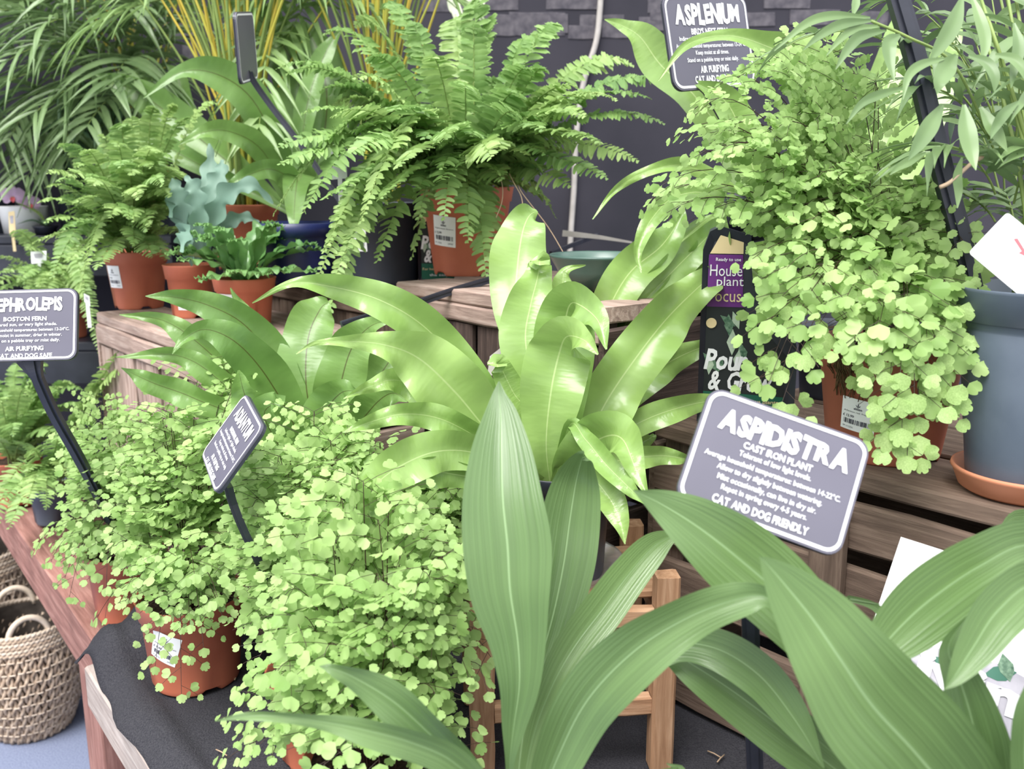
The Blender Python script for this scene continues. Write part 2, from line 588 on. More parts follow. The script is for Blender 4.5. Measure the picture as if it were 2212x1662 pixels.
def pinna_template():
    """one leaflet of a boston fern: blunt, eared at the base, slightly wavy"""
    xs = [0.0, 0.08, 0.3, 0.55, 0.8, 0.95, 1.0]
    up = [0.3, 0.62, 0.42, 0.42, 0.33, 0.18, 0.0]
    dn = [0.2, 0.34, 0.38, 0.38, 0.3, 0.16, 0.0]
    V, F = [], []
    for i, x in enumerate(xs[:-1]):
        z = 0.03 * math.sin(i * 2.1)
        V += [(x, up[i], 0.05 + z), (x, 0, 0), (x, -dn[i], 0.05 - z)]
    V.append((1.0, 0.03, -0.02))
    for i in range(len(xs) - 2):
        b = i * 3
        F += [(b, b + 1, b + 4), (b, b + 4, b + 3), (b + 1, b + 2, b + 5), (b + 1, b + 5, b + 4)]
    b = (len(xs) - 2) * 3
    F += [(b, b + 1, b + 3), (b + 1, b + 2, b + 3)]
    return np.array(V), F

PINNA = pinna_template()

def lance_template(n=7, wid=0.5, peak=0.4):
    """narrow palm leaflet"""
    V, F = [], []
    for i in range(n):
        t = i / (n - 1)
        w = wid * (math.sin(math.pi * min(1, (t + 0.05)) ** (math.log(0.5) / math.log(peak + 1e-6)))) if t < 1 else 0
        w = max(w, 0.02)
        V += [(t, w, 0.02), (t, 0, 0), (t, -w, 0.02)]
    for i in range(n - 1):
        b = i * 3
        F += [(b, b + 1, b + 4), (b, b + 4, b + 3), (b + 1, b + 2, b + 5), (b + 1, b + 5, b + 4)]
    return np.array(V), F

LANCE = lance_template()

# ------------------------------------------------------------------ pots, soil, labels, lettering
def text_geo(body, bold=0.0):
    cu = bpy.data.curves.new('t', 'FONT')
    cu.body = body
    cu.offset = bold
    cu.resolution_u = 2
    cu.fill_mode = 'FRONT'
    ob = bpy.data.objects.new('t', cu)
    me = bpy.data.meshes.new_from_object(ob)
    V = np.array([v.co[:] for v in me.vertices]).reshape(-1, 3)
    F = [tuple(p.vertices) for p in me.polygons]
    bpy.data.objects.remove(ob)
    bpy.data.curves.remove(cu)
    bpy.data.meshes.remove(me)
    return V, F

def line_geo(body, cx, cy, w, h, bold=0.015, jig=0.0, slant=0.0, seed=1):
    """a line of lettering fitted into a w by h box around (cx, cy)"""
    r_ = random.Random(seed)
    if jig:
        parts, x = [], 0.0
        for ch in body:
            if ch == ' ':
                x += 0.32
                continue
            V, F = text_geo(ch, bold)
            if not len(V):
                continue
            V[:, 0] -= V[:, 0].min()
            wd = V[:, 0].max()
            a = r_.uniform(-jig, jig)
            s = 1 + r_.uniform(-jig, jig)
            c = np.array((wd / 2, 0.35, 0))
            Vr = V - c
            V = np.stack([Vr[:, 0] * math.cos(a) - Vr[:, 1] * math.sin(a), (Vr[:, 0] * math.sin(a) + Vr[:, 1] * math.cos(a)) * s, Vr[:, 2]], 1) + c
            V[:, 0] += x
            V[:, 1] += r_.uniform(-jig, jig) * 0.3
            V[:, 2] += 0.02 * (len(parts) % 2)
            x += wd + 0.015
            parts.append((V, F))
        V, F = join(parts)
    else:
        V, F = text_geo(body, bold)
    lo, hi = V.min(0), V.max(0)
    V = V.copy()
    V[:, 0] = (V[:, 0] - (lo[0] + hi[0]) / 2) * (w / (hi[0] - lo[0]))
    V[:, 1] = (V[:, 1] - (lo[1] + hi[1]) / 2) * (h / (hi[1] - lo[1]))
    V[:, 0] += V[:, 1] * slant
    V[:, 0] += cx
    V[:, 1] += cy
    V[:, 2] *= 0.0
    return V, F

def on_plane(V, o, ux, uy, nz, lift):
    return o + V[:, 0:1] * ux + V[:, 1:2] * uy + nz * lift

def rrect(w, h, r, k=6):
    pts = []
    for cx, cy, a0 in ((w / 2 - r, h / 2 - r, 0), (-w / 2 + r, h / 2 - r, 90), (-w / 2 + r, -h / 2 + r, 180), (w / 2 - r, -h / 2 + r, 270)):
        for i in range(k + 1):
            a = R(a0 + 90 * i / k)
            pts.append((cx + r * math.cos(a), cy + r * math.sin(a)))
    return np.array(pts)

def slab_geo(pts2, o, ux, uy, nz, th):
    """flat outline with thickness, front face at o"""
    n = len(pts2)
    A = o + pts2[:, 0:1] * ux + pts2[:, 1:2] * uy
    V = np.vstack([A, A - nz * th])
    F = [tuple(range(n)), tuple(range(2 * n - 1, n - 1, -1))]
    F += [(i, i + n, (i + 1) % n + n, (i + 1) % n) for i in range(n)]
    return V, F

def cone_map(base, prof, ang0):
    """maps (x, height) of a flat sheet onto the side of a pot whose radius at height h is prof(h)"""
    def f(V, lift):
        out = []
        for x, h, _ in V:
            r = prof(h) + lift
            a = ang0 + x / prof(h)
            out.append((base[0] + r * math.cos(a), base[1] + r * math.sin(a), base[2] + h))
        return np.array(out)
    return f

def pot_label(parent, base, prof, ang, h, w, ht, name_line, price, tilt=0.0):
    f = cone_map(base, prof, ang)
    g = []
    nx, ny = 8, 4
    ca, sa = math.cos(tilt), math.sin(tilt)
    def tl(V):
        V = np.asarray(V, float).copy()
        x, y = V[:, 0].copy(), V[:, 1].copy()
        V[:, 0] = x * ca - y * sa
        V[:, 1] = x * sa + y * ca + h
        return V
    out = rrect(w, ht, 0.003, 3)
    V = [(x, y, 0) for x, y in out]
    grid = np.array([((i / nx - 0.5) * w, (j / ny - 0.5) * ht, 0) for j in range(ny + 1) for i in range(nx + 1)])
    F = [(j * (nx + 1) + i, j * (nx + 1) + i + 1, (j + 1) * (nx + 1) + i + 1, (j + 1) * (nx + 1) + i) for j in range(ny) for i in range(nx)]
    lab = mk('price_label', f(tl(grid), 0.0008), F, PAPER, parent, label='white price label')
    parts = []
    for k, (a, s) in enumerate(((0, 1.0), (0.75, 0.75), (-0.75, 0.75))):
        q = np.array([(0, 0, 0), (-0.1, 0.45, 0), (0, 1, 0), (0.1, 0.45, 0)]) * (ht * 0.16 * s)
        q = np.stack([q[:, 0] * math.cos(a) - q[:, 1] * math.sin(a), q[:, 0] * math.sin(a) + q[:, 1] * math.cos(a), q[:, 2]], 1)
        q[:, 1] += ht * 0.24
        parts.append((q, [(0, 3, 2, 1)]))
    parts.append(line_geo('alden', 0, ht * 0.2, w * 0.24, ht * 0.08))
    parts.append(line_geo(name_line, 0, ht * 0.08, w * 0.82, ht * 0.06, bold=0.0))
    parts.append(line_geo(price, -w * 0.26, -ht * 0.06, w * 0.34, ht * 0.08))
    r_ = random.Random(3)
    x = -w * 0.4
    while x < w * 0.4:
        b = r_.choice((0.006, 0.012, 0.018)) * w * 1.5
        parts.append((np.array([(x, -ht * 0.3, 0), (x + b, -ht * 0.3, 0), (x + b, -ht * 0.15, 0), (x, -ht * 0.15, 0)]), [(0, 1, 2, 3)]))
        x += b + r_.choice((0.01, 0.02, 0.03)) * w
    parts.append(line_geo('PP 112256', -w * 0.25, -ht * 0.4, w * 0.32, ht * 0.05, bold=0.0))
    parts.append(line_geo('29907', w * 0.3, -ht * 0.4, w * 0.22, ht * 0.05, bold=0.0))
    V, F = join(parts)
    mk('lettering', f(tl(V), 0.0014), F, INK, lab, smooth=False)
    return lab

def pot(parent, base, rt, rb, h, mat, rim=0.028, lip=0.004, soil=True, notch=True, name='pot', rings=()):
    """nursery pot: tapered wall, thicker rim band, feet with drainage notches"""
    rim_r = rb + (rt - rb) * (1 - rim / h)
    prof = [(rb * 0.55, 0.006), (rb - 0.004, 0.006), (rb - 0.001, 0.0), (rb, 0.002), (rb + (rt - rb) * 0.06, h * 0.06)]
    for g in rings:
        r0 = rb + (rim_r - rb) * g
        prof += [(r0, h * g - 0.002), (r0 - 0.0012, h * g), (r0 + 0.0005, h * g + 0.002)]
    prof += [(rim_r - lip, h - rim - 0.001), (rim_r - lip * 0.2, h - rim), (rt - 0.0015, h - 0.004), (rt, h - 0.001), (rt - 0.001, h), (rt - 0.0035, h - 0.001), (rim_r - lip - 0.003, h - rim), (rb + (rim_r - lip - rb) * 0.45 - 0.003, h * 0.45)]
    V, F = lathe_geo(prof, base, 48, True)
    if notch:
        c = np.asarray(base)
        k = 48
        for row in (2, 3):
            for j in range(k):
                if (j % 12) in (4, 5, 6):
                    V[row * k + j, 2] = c[2] + 0.0075
    o = mk(name, V, F, mat, parent)
    if soil:
        rs = random.Random(int(abs(base[0]) * 1e4))
        sv = [(base[0], base[1], base[2] + h * 0.9)]
        k, rr = 28, 5
        for q in range(1, rr + 1):
            for j in range(k):
                a = 2 * math.pi * j / k
                rad = (rt - 0.0065) * q / rr
                sv.append((base[0] + rad * math.cos(a), base[1] + rad * math.sin(a), base[2] + h * 0.89 + rs.uniform(-0.003, 0.004)))
        sf = [(0, 1 + j, 1 + (j + 1) % k) for j in range(k)]
        for q in range(rr - 1):
            for j in range(k):
                a, b = 1 + q * k + j, 1 + q * k + (j + 1) % k
                sf.append((a, a + k, b + k, b))
        mk('compost', sv, sf, SOIL, parent)
    def pr(hh):
        return rb + (rim_r - lip - rb) * min(hh / (h - rim), 1.0) if hh < h - rim else rim_r + (rt - rim_r) * (hh - h + rim) / rim
    return o, pr

# ------------------------------------------------------------------ fern and palm fronds
def maiden_frond(parent, base, tip, size, mat, rg, rise=0.5, dens=1.0, spread=0.42, sag=0.25, stalk_mat=None, single=False, face=0.35):
    """branching maidenhair frond: black wiry stalk, side branches, fan leaflets that hang outwards"""
    base, tip = np.asarray(base, float), np.asarray(tip, float)
    d = tip - base
    L = np.linalg.norm(d)
    flat = np.array((d[0], d[1], 0.0))
    out = nrm(flat) if np.linalg.norm(flat) > 0.01 else nrm(np.array((rg.uniform(-1, 1), rg.uniform(-1, 1), 0)))
    p1 = base + Z * (L * rise) + flat * 0.12
    p2 = tip - flat * 0.28 + Z * (L * sag)
    n = 15
    path = bez(base, p1, p2, tip, n)
    T = nrm(np.gradient(path, axis=0))
    stems = []
    pos, xd, nn, sz = [], [], [], []
    def put(p, dr, nor, s):
        pos.append(p); xd.append(dr); nn.append(nor); sz.append(s)
    side0 = nrm(np.cross(out, Z) + 0.25 * np.array((rg.uniform(-1, 1), rg.uniform(-1, 1), rg.uniform(-1, 1))))
    n2 = max(6, int(L / (size * 1.5) * dens))
    ts = np.linspace(0.30, 0.97, n2)
    for q, t in enumerate(ts):
        f = t * (n - 1)
        i = min(int(f), n - 2)
        p = path[i] + (path[i + 1] - path[i]) * (f - i)
        tg = T[i]
        sgn = 1 if q % 2 else -1
        sd = nrm(side0 - tg * (side0 @ tg)) * sgn
        up = np.cross(tg, sd) * sgn
        if up[2] < 0:
            up = -up
        bl = spread * L * (1 - t) ** 0.75 * rg.uniform(0.75, 1.15) + size * 1.1
        bd = nrm(tg * 0.55 + sd * 0.9 + Z * rg.uniform(-0.15, 0.12))
        k = max(2, int(bl / (size * 0.80)))
        bp = [p + bd * bl * (j / k) - Z * (0.20 * bl * (j / k) ** 2) for j in range(k + 1)]
        stems.append(tube_geo(np.array(bp), 0.00035, 3, False))
        nor0 = nrm(up * 0.75 + out * 0.5 - np.array((0, face, 0)) + Z * (0.55 - face * 0.55))
        for j in range(1, k + 1):
            for ss in ((1, -1) if j < k else (0,)):
                if rg.random() < 0.06:
                    continue
                lat = np.cross(nor0, bd) * ss
                dr = nrm(bd * (0.55 if ss else 1.0) + lat * 0.9 - Z * 0.35 + out * 0.15)
                nor = nor0 + 0.45 * np.array((rg.gauss(0, 1), rg.gauss(0, 1), rg.gauss(0, 1))) * 0.8
                s = size * rg.uniform(0.7, 1.15) * (1.0 - 0.25 * j / k) * (1.0 - 0.25 * t)
                put(bp[j] + lat * size * 0.1, dr, nor, s)
                if bl > size * 5 and j < k * 0.6:
                    e = bp[j] + dr * s * 1.05
                    put(e + lat * s * 0.4, nrm(dr + bd * 0.6), nor + 0.3 * np.array((rg.gauss(0, 1), rg.gauss(0, 1), 0)), s * 0.85)
                    put(e - bd * s * 0.2, nrm(dr - bd * 0.5), nor, s * 0.8)
    put(path[-1], nrm(T[-1] - Z * 0.3), nrm(out + Z * 0.5), size * 0.7)
    pos, xd, nn, sz = np.array(pos), np.array(xd), np.array(nn), np.array(sz)
    pick = np.array([rg.randrange(3) for _ in pos])
    main = tube_geo(path, np.linspace(0.0010, 0.0004, n), 3, False)
    if single:                                   # the largest leaflets are objects of their own
        V, F = join(stems + [main])
        o = mk('frond', V, F, STALKDK, parent)
        X = nrm(xd)
        Nn_ = nrm(nn - X * np.einsum('ij,ij->i', nn, X)[:, None])
        Y = np.cross(Nn_, X)
        for q in range(len(pos)):
            key = (pick[q], mat.name)
            if key not in FANMESH:
                me = bpy.data.meshes.new('leaflet')
                me.from_pydata(FAN[pick[q]][0].tolist(), [], FAN[pick[q]][1])
                me.materials.append(mat)
                me.polygons.foreach_set('use_smooth', np.ones(len(me.polygons), bool))
                FANMESH[key] = me
            lo = bpy.data.objects.new('leaflet', FANMESH[key])
            col.objects.link(lo)
            lo.parent = o
            s, p = sz[q], pos[q] - ORG[o.name]
            lo.matrix_basis = Matrix([[X[q][r] * s, Y[q][r] * s, Nn_[q][r] * s, p[r]] for r in range(3)] + [[0, 0, 0, 1]])
        return o, len(pos)
    parts = [inst(FAN[kx][0], FAN[kx][1], pos[pick == kx], xd[pick == kx], nn[pick == kx], sz[pick == kx], sz[pick == kx]) for kx in range(3) if (pick == kx).any()]
    sv, sf = join(stems)
    nl = sum(len(f) for _, f in parts)
    V, F = join(parts + [(sv, sf)])
    o = mk('frond', V, F, [mat, stalk_mat or STALKDK], parent, midx=[0] * nl + [1] * len(sf))
    mk('stalk', main[0], main[1], stalk_mat or STALKDK, o)
    return o, 0

FANMESH = {}

def boston_frond(parent, base, tip, mat, rg, plen=0.03, pw=0.009, step=0.0085, rise=0.35, sag=0.2, roll=None, curly=0.42, stalk=STALKGR):
    """boston fern frond: a midrib with two combs of short blunt leaflets"""
    base, tip = np.asarray(base, float), np.asarray(tip, float)
    d = tip - base
    L = np.linalg.norm(d)
    flat = np.array((d[0], d[1], 0.0))
    path = bez(base, base + Z * L * rise + flat * 0.2, tip - flat * 0.3 + Z * L * sag, tip, 24)
    T = nrm(np.gradient(path, axis=0))
    seglen = np.linalg.norm(np.diff(path, axis=0), axis=1).sum()
    side = np.cross(nrm(flat + 1e-6), Z)
    if np.linalg.norm(flat) < 0.05:
        side = np.array((1.0, 0, 0))
    ra = roll if roll is not None else rg.uniform(-0.6, 0.6)
    k = max(10, int(seglen / step))
    ts = np.linspace(0.13, 0.995, k)
    f = ts * 23
    i = np.minimum(f.astype(int), 22)
    p = path[i] + (path[i + 1] - path[i]) * (f - i)[:, None]
    tg = T[i]
    sd = nrm(side[None, :] - tg * (tg @ side)[:, None])
    up = np.cross(sd, tg)
    up = np.where(up[:, 2:3] < 0, -up, up) if tip[2] > base[2] else up
    sd2 = sd * math.cos(ra) + up * math.sin(ra)
    up2 = up * math.cos(ra) - sd * math.sin(ra)
    prof = np.minimum(1.0, (1.0 - ts) * 3.2 + 0.12) ** 0.8 * np.minimum(1.0, 0.45 + ts * 2.2)
    g = np.random.default_rng(rg.randrange(10 ** 6))
    pos, xd, nn, sx, sy = [], [], [], [], []
    for s in (1, -1):
        keep = g.random(k) > 0.03
        jit = g.normal(0, curly * 0.5, (k, 3))
        x = sd2 * s + tg * 0.28 + jit * 0.5
        nv = up2 + jit + g.normal(0, curly * 0.6, (k, 3))
        ln = plen * prof * g.uniform(0.85, 1.1, k)
        pos.append((p + tg * step * 0.25 * s)[keep]); xd.append(x[keep]); nn.append((nv * 1.0)[keep])
        sx.append(ln[keep]); sy.append(np.maximum(pw * np.sqrt(prof), pw * 0.35)[keep] * s)
    pos, xd, nn, sx, sy = (np.concatenate(a) for a in (pos, xd, nn, sx, sy))
    V, F = inst(PINNA[0], PINNA[1], pos, xd, nn, sx, sy, droop=0.18)
    o = mk('frond', V, F, mat, parent)
    sv, sf = tube_geo(path, np.linspace(0.0013, 0.0005, 24), 4, False)
    mk('midrib', sv, sf, stalk, o)
    return o

def palm_frond(parent, base, tip, mat, rg, llen=0.16, lw=0.009, pairs=16, rise=0.5, sag=0.25, start=0.3, droop=0.45, fwd=0.7, stalk=STALKGR, rs=0.002, side=None):
    """feather palm frond with long drooping leaflets"""
    base, tip = np.asarray(base, float), np.asarray(tip, float)
    d = tip - base
    L = np.linalg.norm(d)
    flat = np.array((d[0], d[1], 0.0))
    path = bez(base, base + Z * L * rise + flat * 0.15, tip - flat * 0.35 + Z * L * sag, tip, 20)
    T = nrm(np.gradient(path, axis=0))
    sdv = np.cross(nrm(flat + 1e-6), Z) if side is None else np.asarray(side, float)
    ts = np.linspace(start, 1.0, pairs)
    pos, xd, nn, sx, sy, dr = [], [], [], [], [], []
    for q, t in enumerate(ts):
        i = min(int(t * 19), 18)
        p = path[i] + (path[i + 1] - path[i]) * (t * 19 - i)
        tg = T[i]
        sd = nrm(sdv - tg * (sdv @ tg))
        up = np.cross(sd, tg)
        if up[2] < 0:
            up = -up
        for s in (1, -1):
            x = sd * s + tg * (fwd + 0.6 * t) + up * 0.25 + 0.12 * np.array([rg.gauss(0, 1) for _ in range(3)])
            pos.append(p); xd.append(x); nn.append(up - sd * s * 0.35 + 0.2 * np.array([rg.gauss(0, 1) for _ in range(3)]))
            prof = 0.55 + 0.45 * math.sin(math.pi * min(1, 0.15 + 0.8 * (t - start) / (1 - start)))
            ln = llen * prof * rg.uniform(0.85, 1.1)
            sx.append(ln); sy.append(lw * 2 * rg.uniform(0.8, 1.1)); dr.append(droop * rg.uniform(0.6, 1.3))
    sv, sf = tube_geo(path, np.linspace(rs, rs * 0.4, 20), 5, False)
    o = mk('frond', sv, sf, stalk, parent)
    for q in range(len(pos)):
        V, F = inst(LANCE[0], LANCE[1], pos[q:q + 1], xd[q:q + 1], nn[q:q + 1], sx[q:q + 1], sy[q:q + 1], droop=dr[q])
        V[:, 1] = np.minimum(V[:, 1], WY - 0.02 - 0.05 * np.clip(V[:, 1] - WY + 0.05, 0, 1) * 0)
        mk('leaflet', V, F, mat, o)
    return o

def dome_tips(n, c, rx, ry, dm, rg, lo=-0.75, front=0.65):
    """tips spread over the outside of a bush: centre pixel and depth, half width/height in pixels, half depth in m"""
    cx, cy, d = c
    out = []
    while len(out) < n:
        a = rg.uniform(0, 2 * math.pi)
        e = rg.uniform(lo, 1.0)
        r_ = math.sqrt(max(0.0, 1 - e * e))
        x, dep = r_ * math.cos(a), r_ * math.sin(a)
        if dep > 0 and rg.random() < front:
            dep = -dep
        k = rg.uniform(0.72, 1.0)
        out.append(P(cx + rx * x * k, cy - ry * e * k, d + dm * dep * k))
    return out

# ================================================================== THE SETTING
# floor, wall, table
fl = mk('floor', [(-4, -1.5, 0), (4, -1.5, 0), (4, 3.2, 0), (-4, 3.2, 0), (-4, -1.5, -0.05), (4, -1.5, -0.05), (4, 3.2, -0.05), (-4, 3.2, -0.05)],
        [(0, 1, 2, 3), (7, 6, 5, 4), (0, 4, 5, 1), (1, 5, 6, 2), (2, 6, 7, 3), (3, 7, 4, 0)], CARPET, smooth=False)
struct(fl)
WY = 2.92
wl = mk('wall_back', [(-4, WY, 0), (3, WY, 0), (3, WY, 2.9), (-4, WY, 2.9), (-4, WY + .12, 0), (3, WY + .12, 0), (3, WY + .12, 2.9), (-4, WY + .12, 2.9)],
        [(0, 1, 2, 3), (7, 6, 5, 4), (0, 4, 5, 1), (1, 5, 6, 2), (2, 6, 7, 3), (3, 7, 4, 0)], WALLM, smooth=False)
struct(wl)
rb_ = random.Random(8)
blocks = [(975, 12, 62, 14), (1075, 10, 44, 12), (1160, 52, 60, 24), (1080, 55, 34, 22), (1205, 52, 22, 20), (1300, 45, 48, 12), (1258, 70, 30, 14), (1420, 52, 40, 14), (1460, 14, 60, 14),
          (1630, 42, 44, 14), (1760, 38, 54, 16), (1880, 40, 38, 14), (1240, 8, 60, 12), (1420, 32, 16, 12), (1330, 70, 30, 12), (395, 60, 30, 18), (420, 110, 26, 16), (1700, 8, 50, 10)]
for (bx, by, hw, hh) in blocks:
    dd = WY / (CP + (831 - by) / FPX * SP)
    c = P(bx, by, dd)
    w, h = hw * dd / FPX, hh * dd / FPX
    plank('brick', (c[0], WY, c[2]), 2 * w, 2 * h, 0.004, np.array((1.0, 0, 0)), Z, WALLB, wl, jit=0.0012, seg=4)

TT = 0.73
UT, NT = np.array((-0.609, 0.793, 0.0)), np.array((0.793, 0.609, 0.0))     # the table itself stands a few degrees off the crates

def ST(s, n, z):
    return UT * s + NT * n + Z * z

tb = thing('staging_table', 'long red-brown stained wooden staging table carrying the crates and ferns', 'table', ST(0.95, 0.87, 0))
for i in range(7):
    plank('board', ST(1.07 if i == 0 else 0.97, 0.341 + 0.081 + i * 0.163, TT - 0.017), 3.16 if i == 0 else 2.9, 0.157, 0.028, UT, NT, WOODRED if i == 0 else WOODGREY, tb, seg=10)
plank('front_rail', ST(1.07, 0.339, TT - 0.058), 3.16, 0.11, 0.026, UT, Z, WOODRED, tb, seg=10)
plank('weathered_rail', ST(0.54, 0.312, TT - 0.060), 2.08, 0.078, 0.027, UT, Z, WOODPALE, tb, jit=0.003, seg=14)
plank('back_rail', ST(0.97, 1.45, TT - 0.058), 2.96, 0.11, 0.026, UT, Z, WOODRED, tb, seg=6)
for s in (-0.4, 1.85, 2.58):
    for n in (0.392, 1.39):
        if s > 2 and n > 1:
            s = 2.36
        if s == 2.58:
            continue
        plank('leg', ST(s, n, 0.335), 0.67, 0.15, 0.075, Z, UT, WOODRED, tb, seg=5)
plank('cross_brace', ST(1.85, 0.88, 0.25), 0.94, 0.08, 0.03, NT, Z, WOODRED, tb)

# black membrane lying on the table, its end bunched over the front rail
s_ = np.concatenate([np.linspace(-0.5, 1.40, 60), np.linspace(1.41, 1.63, 30)])
n_ = np.concatenate([np.linspace(0.297, 0.37, 9), np.linspace(0.385, 1.44, 30)])
V = []
for a in s_:
    for b in n_:
        z = TT + 0.003 + 0.0015 * math.sin(a * 23 + b * 9) + 0.001 * math.sin(b * 41 - a * 13)
        e = max(0.0, (0.36 - b) / 0.063)
        z += 0.010 * math.sin(min(1, e * 1.15) * math.pi) - 0.018 * e ** 2
        k = max(0.0, (a - 1.43) / 0.20)
        nn_ = b + (0.006 * math.sin(a * 17 + 1) + 0.003 * math.sin(a * 41) if e > 0.4 else 0)
        if b > 0.345:
            z = max(z, TT + 0.001)
        sa = a
        if k > 0:                                # the end of the sheet is rolled up on itself
            f_ = 1.0 if b < 0.5 else max(0.12, 1 - (b - 0.5) / 0.25)
            rr_ = (0.031 + 0.007 * math.sin(b * 34) + 0.004 * math.sin(b * 83)) * f_
            th = min(k * 1.05, 1) ** 1.2 * 5.6
            sa = 1.45 + k * 0.16 - rr_ * 0.5 * math.sin(th) + 0.014 * math.sin(b * 29) * k
            z += rr_ * (1 - math.cos(th)) + 0.004 * math.sin(b * 60 + a * 25) * k * f_
            z -= 0.030 * e * min(1, k * 1.5)
        V.append(ST(sa, nn_, z))
nn2 = len(n_)
F = [(i * nn2 + j, (i + 1) * nn2 + j, (i + 1) * nn2 + j + 1, i * nn2 + j + 1) for i in range(len(s_) - 1) for j in range(nn2 - 1)]
mem = mk('membrane_sheet', V, F, FABRIC)
tag(mem, 'black woven membrane sheet laid over the table, bunched at its end', 'sheet')
md = mem.modifiers.new('thick', 'SOLIDIFY'); md.thickness = 0.0015; md.offset = 1.0

# ------------------------------------------------------------------ crates
def crate(name, label, s0, s1, n0, n1, z1, kind, wtop, wfront, group='wooden crates used as plant stands', tops=3, rail=0.03):
    t = thing(name, label, 'crate', SN((s0 + s1) / 2, (n0 + n1) / 2, TT + 0.006), group)
    zb = TT + 0.006
    tk = 0.024
    L = s1 - s0
    wd = (n1 - n0) / tops
    for i in range(tops):
        plank('top_board', SN((s0 + s1) / 2, n0 + wd * (i + 0.5), z1 - tk / 2), L, wd - 0.010, tk, U, N, wtop, t, jit=0.002, seg=8)
    H = z1 - tk - zb
    for s in (s0 + 0.025, s1 - 0.025):
        for n in (n0 + 0.034, n1 - 0.034):
            plank('post', SN(s, n, zb + H / 2), H, 0.042, 0.03, Z, U, wfront, t)
    if kind == 'vertical':
        plank('rail', SN((s0 + s1) / 2, n0 + 0.012, z1 - tk - rail / 2 - 0.001), L, rail, 0.02, U, Z, wtop, t, jit=0.002)
        plank('rail', SN((s0 + s1) / 2, n0 + 0.012, zb + 0.03), L, 0.05, 0.02, U, Z, wfront, t)
        k = max(4, int(L / 0.072))
        w = L / k
        hh = H - rail - 0.06
        for i in range(k):
            if wfront is WOODDARK and i == 1:
                continue
            plank('slat', SN(s0 + w * (i + 0.5), n0 + 0.014 + 0.004 * (i % 2), zb + 0.056 + hh / 2), hh, w - 0.008, 0.014, Z, U, wfront, t, jit=0.0018)
    else:
        k = 5
        p = H / k
        for i in range(k):
            plank('slat', SN((s0 + s1) / 2, n0 + 0.012, zb + p * (i + 0.5) - 0.006), L, p - 0.020, 0.014, U, Z, wfront, t, jit=0.002, seg=8)
        plank('post', SN(0.577, n0 - 0.004, zb + H / 2 - 0.01), H - 0.03, 0.046, 0.018, Z, U, wfront, t)
    k = 4
    p = H / k
    for i in range(k):
        plank('slat', SN((s0 + s1) / 2, n1 - 0.01, zb + p * (i + 0.5)), L, p - 0.012, 0.014, U, Z, wfront, t)
        for s in (s0 - 0.004, s1 + 0.004):
            plank('end_slat', SN(s, (n0 + n1) / 2, zb + p * (i + 0.5)), n1 - n0 - 0.01, p - 0.012, 0.012, N, Z, wfront, t)
    return t

ZL, ZC, ZR, ZB = 1.23, 1.33, 1.165, 1.30
crate('plant_crate', 'weathered grey crate holding the three small fern pots at left', 1.36, 2.155, 0.60, 0.93, ZL, 'vertical', WOODGREY, WOODGREY, rail=0.045, tops=2)
crate('plant_crate', 'tall dark wooden crate under the big boston fern', 0.93, 1.46, 0.94, 1.33, ZC, 'vertical', WOODGREY, WOODDARK)
crate('plant_crate', 'brown slatted crate under the large maidenhair fern and slate blue pot', 0.10, 0.87, 1.0, 1.45, ZR, 'horizontal', WOODCRATE, WOODCRATE)
crate('plant_crate', 'brown crate behind, carrying the palms and the navy tub', 1.50, 2.35, 0.98, 1.47, ZB, 'vertical', WOODCRATE, WOODCRATE)

# low wooden plant stand
st = thing('plant_stand', 'light wooden plant stand with square legs under the central bird nest fern', 'plant stand', (0.07, 1.2, TT + 0.006))
SX, SY = nrm(np.array((0.24, 0.025, 0))), nrm(np.array((-0.025, 0.24, 0)))
sc_ = np.array((0.07, 1.2, 0))
ztop = 1.0
for a in (-1, 1):
    for b in (-1, 1):
        plank('leg', sc_ + SX * 0.12 * a + SY * 0.095 * b + Z * (TT + 0.006 + 0.138), 0.276, 0.031, 0.031, Z, SX, WOODLIGHT, st)
for a in (-1, 1):
    for zz in (0.83, 0.955):
        plank('rail', sc_ + SX * 0.12 * a + Z * zz, 0.157, 0.028, 0.018, SY, Z, WOODLIGHT, st)
for b in (-1, 1):
    plank('rail', sc_ + SY * 0.095 * b + Z * 0.955, 0.207, 0.028, 0.018, SX, Z, WOODLIGHT, st)
    plank('rail', sc_ + SY * 0.095 * b + Z * 0.83, 0.207, 0.028, 0.018, SX, Z, WOODLIGHT, st)
for q in (-0.06, 0.0, 0.06):
    plank('slat', sc_ + SY * q + Z * 0.977, 0.24, 0.036, 0.014, SX, SY, WOODLIGHT, st)

# black tiered bench at the far left
bn = thing('display_bench', 'dark two tier display bench behind the ferns at far left', 'bench', (-1.6, 2.65, 0))
for k, (y0, y1, z) in enumerate(((2.42, 2.60, 1.10), (2.60, 2.88, 1.37))):
    plank('shelf', (-1.6, (y0 + y1) / 2, z - 0.012), 1.3, y1 - y0 - 0.004, 0.024, np.array((1.0, 0, 0)), np.array((0, 1.0, 0)), BLACKP, bn)
    plank('front_panel', (-1.6, y0 + 0.01, z - 0.07), 1.3, 0.09, 0.014, np.array((1.0, 0, 0)), Z, BLACKP, bn)
for x in (-2.2, -1.0):
    for y in (2.45, 2.85):
        plank('leg', (x, y, 0.54), 1.08, 0.05, 0.05, Z, np.array((1.0, 0, 0)), BLACKP, bn)
    plank('leg', (x, 2.85, 1.22), 0.26, 0.05, 0.05, Z, np.array((1.0, 0, 0)), BLACKP, bn)

